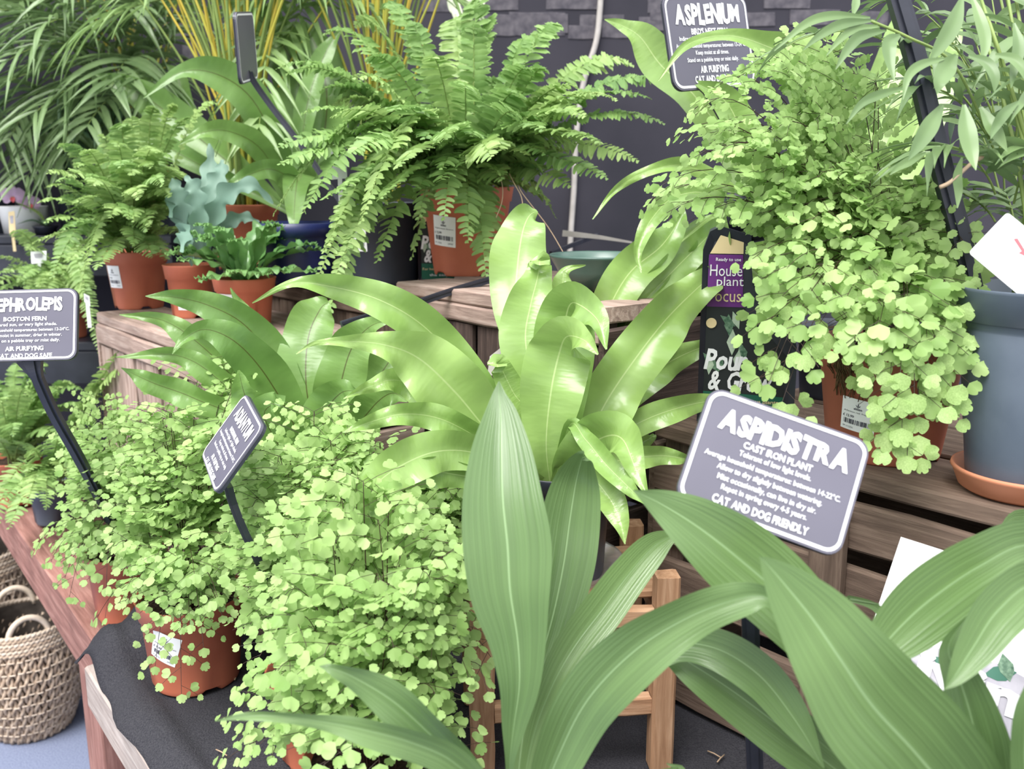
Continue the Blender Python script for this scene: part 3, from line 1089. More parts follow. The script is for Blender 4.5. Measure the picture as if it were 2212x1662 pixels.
# hose on the wall
hp = [P(1300, -60, 2.72), P(1297, 20, 2.72), P(1288, 90, 2.75), P(1264, 165, 2.78), P(1250, 240, 2.8), P(1243, 330, 2.82), P(1240, 410, 2.84), P(1234, 500, 2.86), P(1230, 600, 2.87), P(1229, 700, 2.88)]
hp = [np.array((p[0] * 1.0, WY - 0.012, p[2])) for p in hp]
V, F = tube_geo(catmull(hp, 6), 0.0085, 8)
tag(mk('hose', V, F, HOSE), 'pale grey hose hanging down the dark back wall', 'hose')

# ================================================================== BASKETS
def basket(cx, cy, rt, rm, rb, h, label, seed):
    t = thing('basket', label, 'basket', (cx, cy, 0.003), 'woven seagrass baskets on the floor')
    rg = random.Random(seed)
    def rad(z):
        q = z / h
        return rb + (rm - rb) * math.sin(min(1, q / 0.6) * math.pi / 2) if q < 0.6 else rm + (rt - rm) * ((q - 0.6) / 0.4) ** 1.5
    V, F = lathe_geo([(0.001, 0.012), (rb * 0.9, 0.012)] + [(rad(h * q) - 0.010, max(0.012, h * q)) for q in np.linspace(0, 0.97, 12)], (cx, cy, 0.0), 40)
    mk('lining', V, F, STRAWIN, t)
    kk = 46
    zr = h * 0.84
    for i in range(kk):
        a0 = 2 * math.pi * i / kk
        parts = []
        for tw in (0, 1):
            pts = []
            for q in np.linspace(0, 1, 26):
                z = 0.004 + q * zr
                ww = q * 26 + tw * math.pi + i
                a = a0 + 0.045 * math.sin(ww) 
                r_ = rad(z) - 0.003 + 0.004 * math.cos(ww)
                pts.append((cx + r_ * math.cos(a), cy + r_ * math.sin(a), z))
            parts.append(tube_geo(np.array(pts), 0.0052, 5))
        V, F = join(parts)
        mk('strand', V, F, STRAW, t)
    for j in range(6):
        z = zr + (h - zr) * (j + 0.2) / 6
        parts = []
        for tw in (0, 1):
            a = np.linspace(0, 2 * math.pi, 121)
            w = a * 34 + tw * math.pi + j
            r_ = rad(z) + 0.002 + 0.003 * np.cos(w)
            parts.append(tube_geo(np.stack([cx + r_ * np.cos(a), cy + r_ * np.sin(a), z + 0.003 * np.sin(w)], 1), 0.0044, 5, False))
        V, F = join(parts)
        mk('rim_braid', V, F, STRAWPALE if j % 2 else STRAW, t)
    for j in range(8):
        z = 0.02 + zr * (j + 0.5) / 8.6
        parts = []
        for i in range(kk):
            a = 2 * math.pi * (i + 0.5 + 0.5 * (j % 2) * 0) / kk
            aa = np.linspace(a - 0.05, a + 0.05, 5)
            r_ = rad(z) + 0.0045
            parts.append(tube_geo(np.stack([cx + r_ * np.cos(aa), cy + r_ * np.sin(aa), np.full(5, z + rg.uniform(-.002, .002))], 1), 0.0022, 4))
        V, F = join(parts)
        mk('stitch_row', V, F, STRAWPALE, t)
    for sgn in (-1, 1):
        a = np.linspace(0, math.pi, 15)
        ang = 2.2 if sgn < 0 else 2.2 + math.pi
        c = np.array((cx + (rt - 0.012) * math.cos(ang), cy + (rt - 0.012) * math.sin(ang), h - 0.02))
        tn = np.array((-math.sin(ang), math.cos(ang), 0))
        pts = c + np.cos(a)[:, None] * tn * 0.05 + np.sin(a)[:, None] * Z * 0.06
        V, F = tube_geo(pts, 0.008, 6)
        mk('handle', V, F, STRAWPALE, t)
    return t
basket(-1.365, 2.385, 0.128, 0.146, 0.098, 0.335, 'open woven seagrass basket standing beside the table leg', 1)
basket(-1.70, 2.74, 0.15, 0.165, 0.12, 0.40, 'second seagrass basket behind, mostly hidden by the table rail', 2)

# ================================================================== SIGNS
def sign(name, label, quad, lines, stake, stake_w=0.011, group='slate grey plant name signs', flip=False, back=False):
    """name board on a black stake; quad = pixel corners TL, TR, BR, BL with depths"""
    TL, TR, BR, BL = (P(*c) for c in quad)
    o = (TL + TR + BR + BL) / 4
    ux = nrm((TR + BR) - (TL + BL))
    uyv = (TL + TR) - (BL + BR)
    uy = nrm(uyv - ux * (uyv @ ux))
    nz = np.cross(ux, uy)
    w = (np.linalg.norm(TR - TL) + np.linalg.norm(BR - BL)) / 2
    h = (np.linalg.norm(TL - BL) + np.linalg.norm(TR - BR)) / 2
    base = P(*stake[-1])
    t = thing(name, label, 'sign', base, group)
    V, F = slab_geo(rrect(w, h, h * 0.13), o, ux, uy, nz, 0.0022)
    pn = mk('panel', V, F, SIGNGREY, t, smooth=False)
    V, F = slab_geo(rrect(w * 1.006, h * 1.008, h * 0.13), o - nz * 0.0024, ux, uy, nz, 0.0035)
    mk('backing', V, F, BLACKP, t, smooth=False)
    a, b = rrect(w * 0.972, h * 0.962, h * 0.115), rrect(w * 0.935, h * 0.91, h * 0.095)
    n = len(a)
    V = np.vstack([on_plane(np.c_[a, np.zeros(n)], o, ux, uy, nz, 0.0006), on_plane(np.c_[b, np.zeros(n)], o, ux, uy, nz, 0.0006)])
    mk('border', V, [(i, (i + 1) % n, (i + 1) % n + n, i + n) for i in range(n)], WHITEPRINT, t, smooth=False)
    if lines:
        parts = [line_geo(b_, cx * w, cy * h, lw * w, lh * h, bd, jg, sl, seed=k + 3) for k, (b_, cx, cy, lw, lh, bd, jg, sl) in enumerate(lines)]
        V, F = join(parts)
        mk('lettering', on_plane(V, o, ux, uy, nz, 0.0009), F, WHITEPRINT, t, smooth=False)
    pts = catmull([P(*s) for s in stake], 6)
    n = len(pts)
    wd = np.full(n, stake_w)
    wd[:7] = np.linspace(stake_w * 2.4, stake_w, 7)
    side = nrm(ux - Z * (ux @ Z)) if not flip else ux
    V, F = bar_geo(pts - nz * 0.004, wd, stake_w * 0.55, side)
    mk('stake', V, F, BLACKP, t, smooth=False)
    V, F = bar_geo(pts - nz * 0.004 - nrm(np.cross(side, pts[-1] - pts[0])) * 0.002, wd * 0.45, stake_w * 0.75, side)
    mk('stake_rib', V, F, BLACKP, t, smooth=False)
    return t

def lines_for(title, sub, body, foot, slant=0.0):
    out = [(title, 0, 0.285, 0.72, 0.21, 0.045, 0.10, slant)]
    y = 0.085
    if sub:
        out.append((sub, 0, y, 0.42, 0.065, 0.03, 0.05, slant))
    y -= 0.085
    for b, w in body:
        out.append((b, 0, y, w, 0.058, 0.012, 0.0, slant))
        y -= 0.075
    y -= 0.03
    for b, w in foot:
        out.append((b, 0, y, w, 0.068, 0.03, 0.05, slant))
        y -= 0.10
    return out

sign('plant_sign', 'aspidistra name sign standing in front of the large potted maidenhair fern',
     [(1536, 846, 0.815), (1905, 953, 0.80), (1790, 1212, 0.775), (1457, 1062, 0.79)],
     [('ASPIDISTRA', 0.01, 0.27, 0.80, 0.21, 0.05, 0.10, 0), ('CAST IRON PLANT', 0.0, 0.115, 0.42, 0.062, 0.03, 0.05, 0),
      ('Tolerant of low light levels.', 0, 0.03, 0.44, 0.062, 0.012, 0, 0), ('Average household temperatures: between 14-22°C.', 0, -0.05, 0.83, 0.062, 0.012, 0, 0),
      ('Allow to dry slightly between watering.', 0, -0.13, 0.64, 0.062, 0.012, 0, 0), ('Mist occasionally, can live in dry air.', 0, -0.21, 0.60, 0.062, 0.012, 0, 0),
      ('Repot in spring every 4-5 years.', 0, -0.285, 0.52, 0.062, 0.012, 0, 0), ('CAT AND DOG FRIENDLY', 0, -0.385, 0.58, 0.075, 0.03, 0.05, 0)],
     [(1618, 1130, 0.80), (1622, 1300, 0.84), (1628, 1540, 0.885), (1632, 1640, 0.90), (1636, 1770, 0.92)], 0.016)
sign('plant_sign', 'nephrolepis boston fern name sign at the left edge',
     [(-58, 630, 1.35), (166, 621, 1.35), (166, 778, 1.34), (-56, 781, 1.34)],
     lines_for('NEPHROLEPIS', 'BOSTON FERN', [('Filtered sun, or very light shade.', 0.62), ('Average household temperatures: between 12-24°C.', 0.86), ('Keep moist in summer, drier in winter.', 0.72), ('Stand on a pebble tray or mist daily.', 0.68)],
               [('AIR PURIFYING', 0.37), ('CAT AND DOG SAFE', 0.54)]),
     [(62, 776, 1.35), (78, 815, 1.36), (112, 890, 1.40), (160, 975, 1.46), (200, 1050, 1.52), (240, 1130, 1.58)], 0.016)
sign('plant_sign', 'adiantum name sign turned edgeways among the front maidenhair ferns',
     [(531, 846, 1.17), (561, 918, 1.06), (473, 1074, 1.045), (433, 985, 1.155)],
     lines_for('ADIANTUM', 'MAIDENHAIR FERN', [('Indirect light, or light shade.', 0.62), ('Average household temperatures: between 15-24°C.', 0.84), ('Keep moist at all times.', 0.5), ('Stand on a pebble tray or mist daily.', 0.7)],
               [('AIR PURIFYING', 0.37), ('CAT AND DOG SAFE', 0.54)]),
     [(488, 1045, 1.10), (500, 1085, 1.105), (522, 1140, 1.115), (560, 1220, 1.14), (610, 1330, 1.19)], 0.012)
sign('plant_sign', 'asplenium name sign in front of the dark wall',
     [(1470, 8, 1.47), (1643, -6, 1.56), (1600, 181, 1.54), (1417, 179, 1.45)],
     [('ASPLENIUM', 0.0, 0.29, 0.78, 0.24, 0.05, 0.10, 0), ("BIRD'S NEST FERN", 0.0, 0.11, 0.44, 0.07, 0.03, 0.05, 0),
      ('Indirect light, filtered sun, or light shade.', 0, 0.03, 0.74, 0.060, 0.012, 0, 0), ('Average household temperatures: between 13-24°C.', 0, -0.045, 0.84, 0.060, 0.012, 0, 0),
      ('Keep moist at all times.', 0, -0.12, 0.40, 0.060, 0.012, 0, 0), ('Stand on a pebble tray or mist daily.', 0, -0.195, 0.62, 0.060, 0.012, 0, 0),
      ('AIR PURIFYING', -0.0, -0.29, 0.34, 0.08, 0.03, 0.05, 0), ('CAT AND DOG SAFE', -0.0, -0.395, 0.50, 0.08, 0.03, 0.05, 0)],
     [(1512, 170, 1.51), (1530, 195, 1.52), (1570, 262, 1.53), (1605, 330, 1.54), (1660, 440, 1.56), (1730, 620, 1.58)], 0.014)
sign('plant_sign', 'blank dark backed sign seen edge on behind the boston ferns',
     [(514, 44, 1.76), (553, 20, 1.90), (551, 178, 1.90), (516, 168, 1.76)], [],
     [(545, 160, 1.86), (552, 178, 1.86), (590, 232, 1.87), (650, 310, 1.88), (695, 375, 1.89), (760, 470, 1.9), (790, 555, 1.92)], 0.014)
sign('plant_sign', 'tall black sign stake in the slate blue pot, its board above the frame',
     [(1750, -330, 1.0), (2060, -330, 1.0), (2060, -110, 1.0), (1750, -110, 1.0)], [],
     [(1915, -120, 1.0), (1925, -80, 1.0), (1945, 0, 1.005), (1985, 140, 1.01), (2030, 330, 1.02), (2075, 500, 1.03), (2107, 640, 1.04)], 0.021)
# stake lying across the crates
t = thing('sign_stake', 'black plastic stake lying across the dark crate top', 'stake', P(1045, 612, 1.62))
pts = catmull([P(1060, 604, 1.64), P(980, 628, 1.60), P(900, 655, 1.56), P(820, 678, 1.52), P(738, 702, 1.48)], 5)
V, F = bar_geo(pts, 0.012, 0.008, nrm(np.cross(P(738, 702, 1.48) - P(1060, 604, 1.64), np.array((0, 1.0, 0)))))
mk('bar', V, F, BLACKP, t, smooth=False)
V, F = bar_geo(pts + np.array((0, -0.004, 0.003)), 0.004, 0.004, Z)
mk('rib', V, F, BLACKP, t, smooth=False)
t = thing('sign_stake', 'thin black stakes leaning by the green saucer', 'stake', P(1190, 552, 1.95))
V, F = bar_geo(catmull([P(1190, 548, 1.95), P(1240, 528, 2.05), P(1292, 508, 2.2)], 4), 0.009, 0.006, Z)
mk('bar', V, F, BLACKP, t, smooth=False)
V, F = bar_geo(catmull([P(1215, 504, 2.1), P(1290, 512, 2.1), P(1365, 524, 2.1)], 4), np.linspace(0.014, 0.004, 9), 0.004, Z)
mk('bar', V, F, HOSE, t, smooth=False)

def PZ(x, y, z):
    """point at height z seen at pixel (x, y)"""
    yc = (831.0 - y) / FPX
    return P(x, y, (z - CAMZ) / (yc * CP - SP))

def facing(b):
    return math.atan2(-b[1], -b[0])

# ================================================================== BOSTON FERNS
def boston(name, label, base, rt, rb, h, tips, extra, dome, seed, mat=BOSTON, plen=0.03, pw=0.009, step=0.0085, potmat=TERRA, mat2=None, group=None, rise=0.35, cat='potted fern', rings=()):
    t = thing(name, label, cat, base, group)
    po, pr = pot(t, base, rt, rb, h, potmat, rings=rings)
    rg = random.Random(seed)
    c = base + Z * (h * 0.93)
    allt = [P(*p) for p in tips] + (dome_tips(extra, *dome, rg) if extra else [])
    for i, tp in enumerate(allt):
        a = rg.uniform(0, 2 * math.pi)
        b0 = c + np.array((math.cos(a), math.sin(a), 0)) * rt * 0.35
        out = nrm(np.array((tp[0] - c[0], tp[1] - c[1], 0)) + 1e-6)
        b0 = c + out * rt * rg.uniform(0.1, 0.6)
        low = tp[2] < c[2] - 0.02
        boston_frond(t, b0, tp, mat2 if (mat2 and rg.random() < 0.35) else mat, rg, plen * rg.uniform(0.8, 1.1), pw, step, rise=0.75 if low else rise, sag=0.45 if low else 0.14)
    return t, pr

bb = PZ(1010, 592, ZC)
t, pr = boston('boston_fern', 'large bushy boston fern in a terracotta pot on the dark crate', bb, 0.094, 0.066, 0.172,
    [(1440, 183, 1.75), (1408, 215, 1.7), (1365, 140, 1.85), (1432, 266, 1.72), (1376, 346, 1.70), (1310, 384, 1.62), (1212, 62, 1.85), (1150, 88, 1.8), (1062, 50, 1.9), (982, 52, 1.95),
     (1032, 8, 1.9), (768, 55, 1.95), (828, 18, 1.9), (700, 75, 1.9), (622, 158, 1.7), (600, 148, 1.75), (655, 245, 1.66), (604, 318, 1.62), (606, 355, 1.6), (592, 462, 1.62), (690, 592, 1.58), (700, 545, 1.58),
     (655, 460, 1.6), (742, 560, 1.58), (815, 565, 1.62), (890, 556, 1.66), (905, 470, 1.6), (1050, 600, 1.66), (1062, 560, 1.68), (1012, 520, 1.62), (960, 470, 1.58), (1185, 432, 1.68), (1230, 400, 1.66), (1200, 470, 1.72),
     (880, 60, 1.8), (930, 130, 1.62), (1005, 190, 1.56), (1120, 250, 1.56), (850, 240, 1.55), (760, 330, 1.5), (700, 430, 1.52), (820, 430, 1.5), (1250, 250, 1.58), (1300, 310, 1.56), (1330, 215, 1.62),
     (780, 480, 1.5), (960, 300, 1.48), (1060, 340, 1.5), (860, 360, 1.48), (720, 250, 1.58), (770, 170, 1.62), (700, 700, 1.6), (720, 610, 1.57)],
    34, ((985, 265, 1.72), 330, 210, 0.2), 11, plen=0.040, pw=0.0145, step=0.0108, mat2=BOSTONL)
pot_label(t, bb, pr, facing(bb) - 0.62, 0.088, 0.052, 0.058, 'Nephrolepis Boston', '£ 12.99', tilt=-0.1)
# dry runners hanging over the rim
for (x, y, x2, y2) in ((1085, 400, 1072, 470), (1110, 395, 1130, 455), (1130, 420, 1225, 560)):
    V, F = tube_geo(catmull([P(x - 10, y - 20, 1.68), P(x, y, 1.66), P((x + x2) / 2 + 6, (y + y2) / 2, 1.65), P(x2, y2, 1.64)], 5), 0.0009, 4)
    mk('runner', V, F, DRY, t)

lb = PZ(302, 664, ZL)
t, pr = boston('boston_fern', 'medium boston fern in a terracotta pot on the weathered crate', lb, 0.072, 0.052, 0.130,
    [(336, 240, 2.0), (262, 275, 1.95), (285, 262, 2.1), (385, 235, 2.05), (420, 262, 2.0), (470, 228, 2.1), (105, 375, 1.95), (128, 318, 1.95), (85, 438, 1.9), (100, 480, 1.9), (66, 528, 1.9), (130, 500, 1.85), (112, 600, 1.88), (150, 560, 1.86),
     (175, 620, 1.85), (210, 580, 1.85), (330, 555, 1.9), (290, 530, 1.85), (360, 560, 1.92), (240, 470, 1.78), (300, 430, 1.76), (350, 400, 1.78), (200, 400, 1.8), (180, 330, 1.9), (260, 360, 1.8), (340, 330, 1.82), (400, 380, 1.86), (390, 460, 1.9), (220, 300, 2.0), (160, 440, 1.82)],
    22, ((260, 420, 1.95), 170, 150, 0.16), 21, mat=BOSTONL, mat2=BOSTON, plen=0.030, pw=0.0115, step=0.0095)
pot_label(t, lb, pr, facing(lb) - 0.95, 0.075, 0.042, 0.05, 'Nephrolepis', '£ 7.99')

GN = 'small boston ferns at the left end of the table'
nb = PZ(38, 1085, TT + 0.004)
boston('boston_fern', 'young boston fern in a terracotta pot by the left frame edge', nb, 0.068, 0.05, 0.115,
    [(-40, 800, 2.3), (40, 790, 2.4), (100, 790, 2.3), (150, 830, 2.25), (180, 880, 2.2), (0, 870, 2.1), (60, 850, 2.1), (110, 900, 2.1), (30, 940, 2.05), (70, 985, 2.1), (130, 950, 2.1), (-30, 960, 2.1)], 26, ((75, 880, 2.3), 130, 100, 0.14), 31, mat=BOSTON, mat2=BOSTONL, plen=0.026, pw=0.011, step=0.011, group=GN)
nb2 = PZ(120, 1125, TT + 0.004)
boston('boston_fern', 'trailing boston fern in a slate pot drooping over the table edge', nb2, 0.055, 0.042, 0.09,
    [(-20, 1150, 1.95), (10, 1080, 1.95), (60, 1090, 1.9), (20, 1140, 1.9), (110, 1040, 2.0), (160, 990, 2.05), (200, 930, 2.1), (230, 850, 2.1), (100, 1100, 1.9), (60, 1020, 2.0), (190, 1040, 2.0), (245, 830, 2.05), (300, 800, 2.0), (350, 760, 1.98)], 10, ((150, 1010, 2.02), 110, 70, 0.1), 32, mat=BOSTONL, mat2=BOSTON, plen=0.03, pw=0.010, step=0.0105, potmat=SLATEP, group=GN)
nb3 = np.array((-1.22, 2.51, 1.1))
boston('boston_fern', 'feathery boston fern on the low bench tier behind the nephrolepis sign', nb3, 0.065, 0.05, 0.12,
    [(25, 505, 2.3), (60, 540, 2.3), (10, 590, 2.3), (-20, 560, 2.4), (110, 580, 2.3), (150, 610, 2.25), (180, 640, 2.2), (200, 700, 2.2), (160, 680, 2.2), (100, 640, 2.2), (40, 610, 2.2), (215, 760, 2.2)], 20, ((95, 620, 2.35), 130, 75, 0.12), 33, mat=BOSTONL, mat2=BOSTON, plen=0.028, pw=0.009, step=0.009, group=GN)

# ================================================================== SMALL POTS ON THE LEFT CRATE
b1 = PZ(417, 684, ZL)
t = thing('blue_fern', 'small blue-green wavy leaved fern in a terracotta pot on the weathered crate', 'potted fern', b1)
po, pr = pot(t, b1, 0.055, 0.040, 0.112, TERRA, rim=0.03)
pot_label(t, b1, pr, facing(b1) - 0.35, 0.035, 0.03, 0.032, 'Phlebodium', '£ 4.99')
for pts in ([(420, 570, 1.95, 4), (425, 500, 1.93, 14), (440, 420, 1.92, 24), (455, 360, 1.95, 16), (452, 310, 1.97, 2)], [(425, 570, 1.93, 4), (405, 480, 1.9, 16), (385, 420, 1.88, 22), (372, 385, 1.88, 3)],
            [(425, 570, 1.92, 4), (460, 470, 1.88, 20), (490, 420, 1.86, 22), (545, 400, 1.86, 14), (590, 440, 1.88, 2)], [(415, 575, 1.9, 4), (395, 520, 1.84, 14), (400, 500, 1.8, 18), (392, 545, 1.76, 3)],
            [(425, 570, 1.92, 4), (430, 470, 1.86, 18), (420, 410, 1.84, 20), (400, 380, 1.84, 3)], [(425, 570, 1.95, 4), (470, 500, 1.95, 14), (520, 470, 1.95, 14), (560, 480, 1.95, 2)],
            [(428, 570, 1.92, 4), (445, 440, 1.89, 22), (475, 380, 1.9, 18), (480, 345, 1.92, 3)], [(420, 570, 1.9, 4), (390, 470, 1.9, 16), (375, 430, 1.9, 16), (368, 470, 1.86, 3)]):
    leaf(t, [(x, y, d_, w * 0.95) for (x, y, d_, w) in pts], BLUEF, fold=0.12, wave=0.005, waves=4, ph=pts[2][0], wob=0.4, per=12)

b2 = PZ(533, 702, ZL)
t = thing('crested_fern', 'small glossy crested fern in a terracotta pot nearest the crate corner', 'potted fern', b2)
po, pr = pot(t, b2, 0.063, 0.047, 0.096, TERRA, rim=0.026)
pot_label(t, b2, pr, facing(b2) - 0.75, 0.042, 0.036, 0.05, 'Asplenium', '£ 5.99')
rg = random.Random(6)
for i in range(30):
    a = 2 * math.pi * i / 30 + rg.uniform(-0.2, 0.2)
    L = rg.uniform(0.10, 0.15)
    el = rg.uniform(0.15, 1.2)
    o2 = np.array((math.cos(a), math.sin(a), 0))
    c0 = b2 + Z * 0.088 + o2 * 0.012
    path = [c0, c0 + o2 * L * 0.4 * math.cos(el) + Z * L * 0.45 * math.sin(el) + Z * 0.01, c0 + o2 * L * 0.8 * math.cos(el) + Z * L * 0.8 * math.sin(el), c0 + o2 * L * 1.05 * math.cos(el) + Z * L * 0.85 * math.sin(el)]
    leaf3(t, path, [0.004, 0.015, 0.020, 0.009], np.cross(o2, Z), CRISP, fold=0.15, wave=0.007, waves=3, ph=i, per=6)
    tipp = np.array(path[-1])
    for q in (-1, 0, 1):
        dd = nrm(o2 + np.cross(o2, Z) * 0.9 * q + Z * rg.uniform(-.3, .4))
        leaf3(t, [tipp - o2 * 0.008, tipp + dd * 0.012, tipp + dd * 0.022], [0.003, 0.007, 0.002], np.cross(dd, Z), CRISP, fold=0.1, wave=0.004, waves=2, name='leaf_crest', per=3)

# ================================================================== BIRD NEST FERNS
crown_pot = np.array((0.062, 1.185, 0.993))
V, F = lathe_geo([(0.001, 0.0), (0.066, 0.0), (0.070, 0.004), (0.088, 0.022), (0.090, 0.024), (0.087, 0.022), (0.069, 0.006), (0.001, 0.003)], crown_pot - Z * 0.0085, 40)
tag(mk('saucer', V, F, CLEAR), 'clear plastic saucer under the black pot on the wooden stand', 'saucer')
t = thing('bird_nest_fern', 'broad glossy bird nest fern in a black pot at the centre', 'potted fern', crown_pot - Z * 0.004)
po, pr = pot(t, crown_pot - Z * 0.004, 0.075, 0.062, 0.15, BLACKP, rim=0.02, notch=False)
d0 = 1.25
CF = [
 # tall back leaf
 ([(1185, 1050, 1.26, 10), (1170, 900, 1.28, 26), (1138, 770, 1.32, 38), (1114, 670, 1.35, 48), (1118, 575, 1.38, 62), (1128, 505, 1.40, 52), (1142, 468, 1.42, 30), (1160, 455, 1.43, 4)], 0.06, 0.006, 3),
 # bright leaf with rolled tip
 ([(1190, 1050, 1.25, 10), (1178, 930, 1.25, 26), (1150, 820, 1.26, 46), (1135, 730, 1.27, 58), (1146, 660, 1.28, 52), (1160, 605, 1.29, 34), (1166, 570, 1.30, 24), (1166, 562, 1.285, 22), (1166, 572, 1.275, 20)], 0.10, 0.004, 3),
 ([(1170, 1000, 1.22, 8), (1145, 900, 1.21, 28), (1110, 850, 1.205, 30), (1085, 800, 1.20, 24), (1075, 785, 1.195, 22), (1075, 792, 1.185, 20)], 0.10, 0.002, 2),
 # folded front centre leaves
 ([(1195, 1040, 1.24, 12), (1205, 900, 1.22, 52), (1215, 780, 1.22, 66), (1222, 690, 1.23, 62), (1240, 655, 1.20, 46), (1290, 690, 1.16, 26), (1310, 755, 1.14, 2)], 0.16, 0.004, 3),
 ([(1190, 1060, 1.21, 14), (1180, 960, 1.18, 44), (1190, 850, 1.17, 68), (1208, 765, 1.175, 70), (1225, 728, 1.15, 50), (1262, 735, 1.12, 22), (1292, 766, 1.11, 2)], 0.14, 0.003, 3),
 # long right leaf
 ([(1205, 1050, 1.25, 14), (1260, 970, 1.24, 48), (1310, 870, 1.24, 62), (1370, 780, 1.25, 58), (1440, 690, 1.27, 52), (1510, 620, 1.30, 36), (1548, 590, 1.31, 22), (1562, 520, 1.29, 14), (1566, 462, 1.28, 2)], 0.22, 0.010, 3.5),
 # left long leaves
 ([(1180, 1040, 1.25, 10), (1080, 920, 1.24, 40), (1000, 800, 1.22, 44), (915, 705, 1.20, 44), (820, 648, 1.18, 40), (720, 620, 1.17, 26), (630, 612, 1.16, 10), (545, 655, 1.14, 1)], 0.26, 0.008, 3),
 ([(1180, 1050, 1.23, 12), (1070, 950, 1.18, 48), (985, 850, 1.15, 74), (905, 775, 1.13, 62), (830, 745, 1.11, 30), (750, 738, 1.10, 13), (680, 742, 1.09, 5), (640, 765, 1.08, 1)], 0.14, 0.007, 4),
 ([(1150, 1000, 1.22, 10), (1030, 930, 1.19, 30), (930, 860, 1.17, 34), (860, 822, 1.16, 28), (800, 835, 1.15, 14), (742, 862, 1.14, 1)], 0.18, 0.008, 3),
 ([(1160, 1020, 1.21, 10), (1040, 950, 1.16, 26), (950, 905, 1.13, 30), (870, 895, 1.11, 24), (800, 912, 1.10, 16), (740, 935, 1.09, 1)], 0.18, 0.006, 3),
 ([(1170, 1040, 1.20, 10), (1050, 985, 1.14, 34), (950, 975, 1.10, 46), (860, 1010, 1.07, 48), (790, 1065, 1.05, 30), (730, 1120, 1.04, 2)], 0.14, 0.004, 3),
 ([(1150, 1050, 1.20, 10), (1010, 1030, 1.13, 26), (930, 1020, 1.10, 34), (870, 1040, 1.08, 20), (820, 1060, 1.07, 1)], 0.14, 0.004, 3),
 # right lower
 ([(1200, 1060, 1.22, 12), (1250, 985, 1.17, 48), (1305, 945, 1.13, 58), (1345, 950, 1.10, 44), (1372, 1010, 1.07, 22), (1400, 1075, 1.05, 2)], 0.18, 0.006, 3),
 ([(1195, 1060, 1.20, 10), (1230, 920, 1.16, 12), (1265, 950, 1.12, 20), (1310, 1005, 1.09, 24), (1360, 1055, 1.06, 16), (1395, 1090, 1.04, 2)], 0.2, 0.003, 2),
 ([(1210, 1040, 1.18, 10), (1270, 1030, 1.13, 24), (1312, 1070, 1.10, 34), (1338, 1120, 1.08, 22), (1350, 1176, 1.07, 1)], 0.18, 0.003, 2),
 ([(1215, 1030, 1.25, 10), (1310, 955, 1.25, 24), (1400, 905, 1.26, 30), (1490, 875, 1.27, 24), (1570, 862, 1.28, 8), (1600, 862, 1.28, 1)], 0.2, 0.004, 3),
 ([(1215, 1030, 1.27, 10), (1310, 900, 1.30, 32), (1390, 820, 1.33, 38), (1470, 770, 1.36, 28), (1560, 735, 1.38, 6), (1590, 728, 1.39, 1)], 0.2, 0.006, 3),
 ([(1220, 1040, 1.24, 10), (1320, 1000, 1.23, 26), (1420, 985, 1.24, 22), (1480, 992, 1.25, 10), (1510, 1000, 1.25, 1)], 0.2, 0.004, 3),
 ([(1220, 1040, 1.26, 10), (1330, 985, 1.28, 24), (1400, 950, 1.29, 14), (1412, 938, 1.30, 1)], 0.2, 0.003, 2),
 # upper right cluster
 ([(1220, 1020, 1.30, 10), (1270, 800, 1.38, 34), (1310, 680, 1.42, 44), (1360, 590, 1.45, 46), (1430, 530, 1.48, 38), (1470, 470, 1.50, 12), (1475, 440, 1.5, 1)], 0.24, 0.007, 3),
 ([(1225, 1020, 1.30, 10), (1310, 800, 1.40, 28), (1370, 680, 1.44, 34), (1450, 590, 1.48, 36), (1530, 510, 1.52, 24), (1580, 455, 1.54, 1)], 0.24, 0.008, 3),
 ([(1230, 1020, 1.30, 10), (1340, 800, 1.42, 24), (1410, 690, 1.46, 28), (1480, 600, 1.50, 30), (1520, 540, 1.52, 24), (1540, 480, 1.54, 1)], 0.22, 0.006, 3),
 ([(1225, 1020, 1.32, 10), (1290, 790, 1.44, 20), (1370, 640, 1.52, 24), (1450, 545, 1.58, 22), (1520, 480, 1.62, 12), (1560, 462, 1.64, 1)], 0.2, 0.006, 3),
 ([(1205, 1030, 1.30, 8), (1200, 800, 1.38, 20), (1205, 690, 1.42, 24), (1215, 620, 1.44, 24), (1222, 585, 1.45, 10), (1265, 573, 1.45, 1)], 0.2, 0.006, 2),
]
for k, (pts, fo, wv, ws) in enumerate(CF):
    leaf(t, pts, NEST, fold=fo, wave=wv * 1.7, waves=ws * 1.25, ph=k * 1.3, per=8)

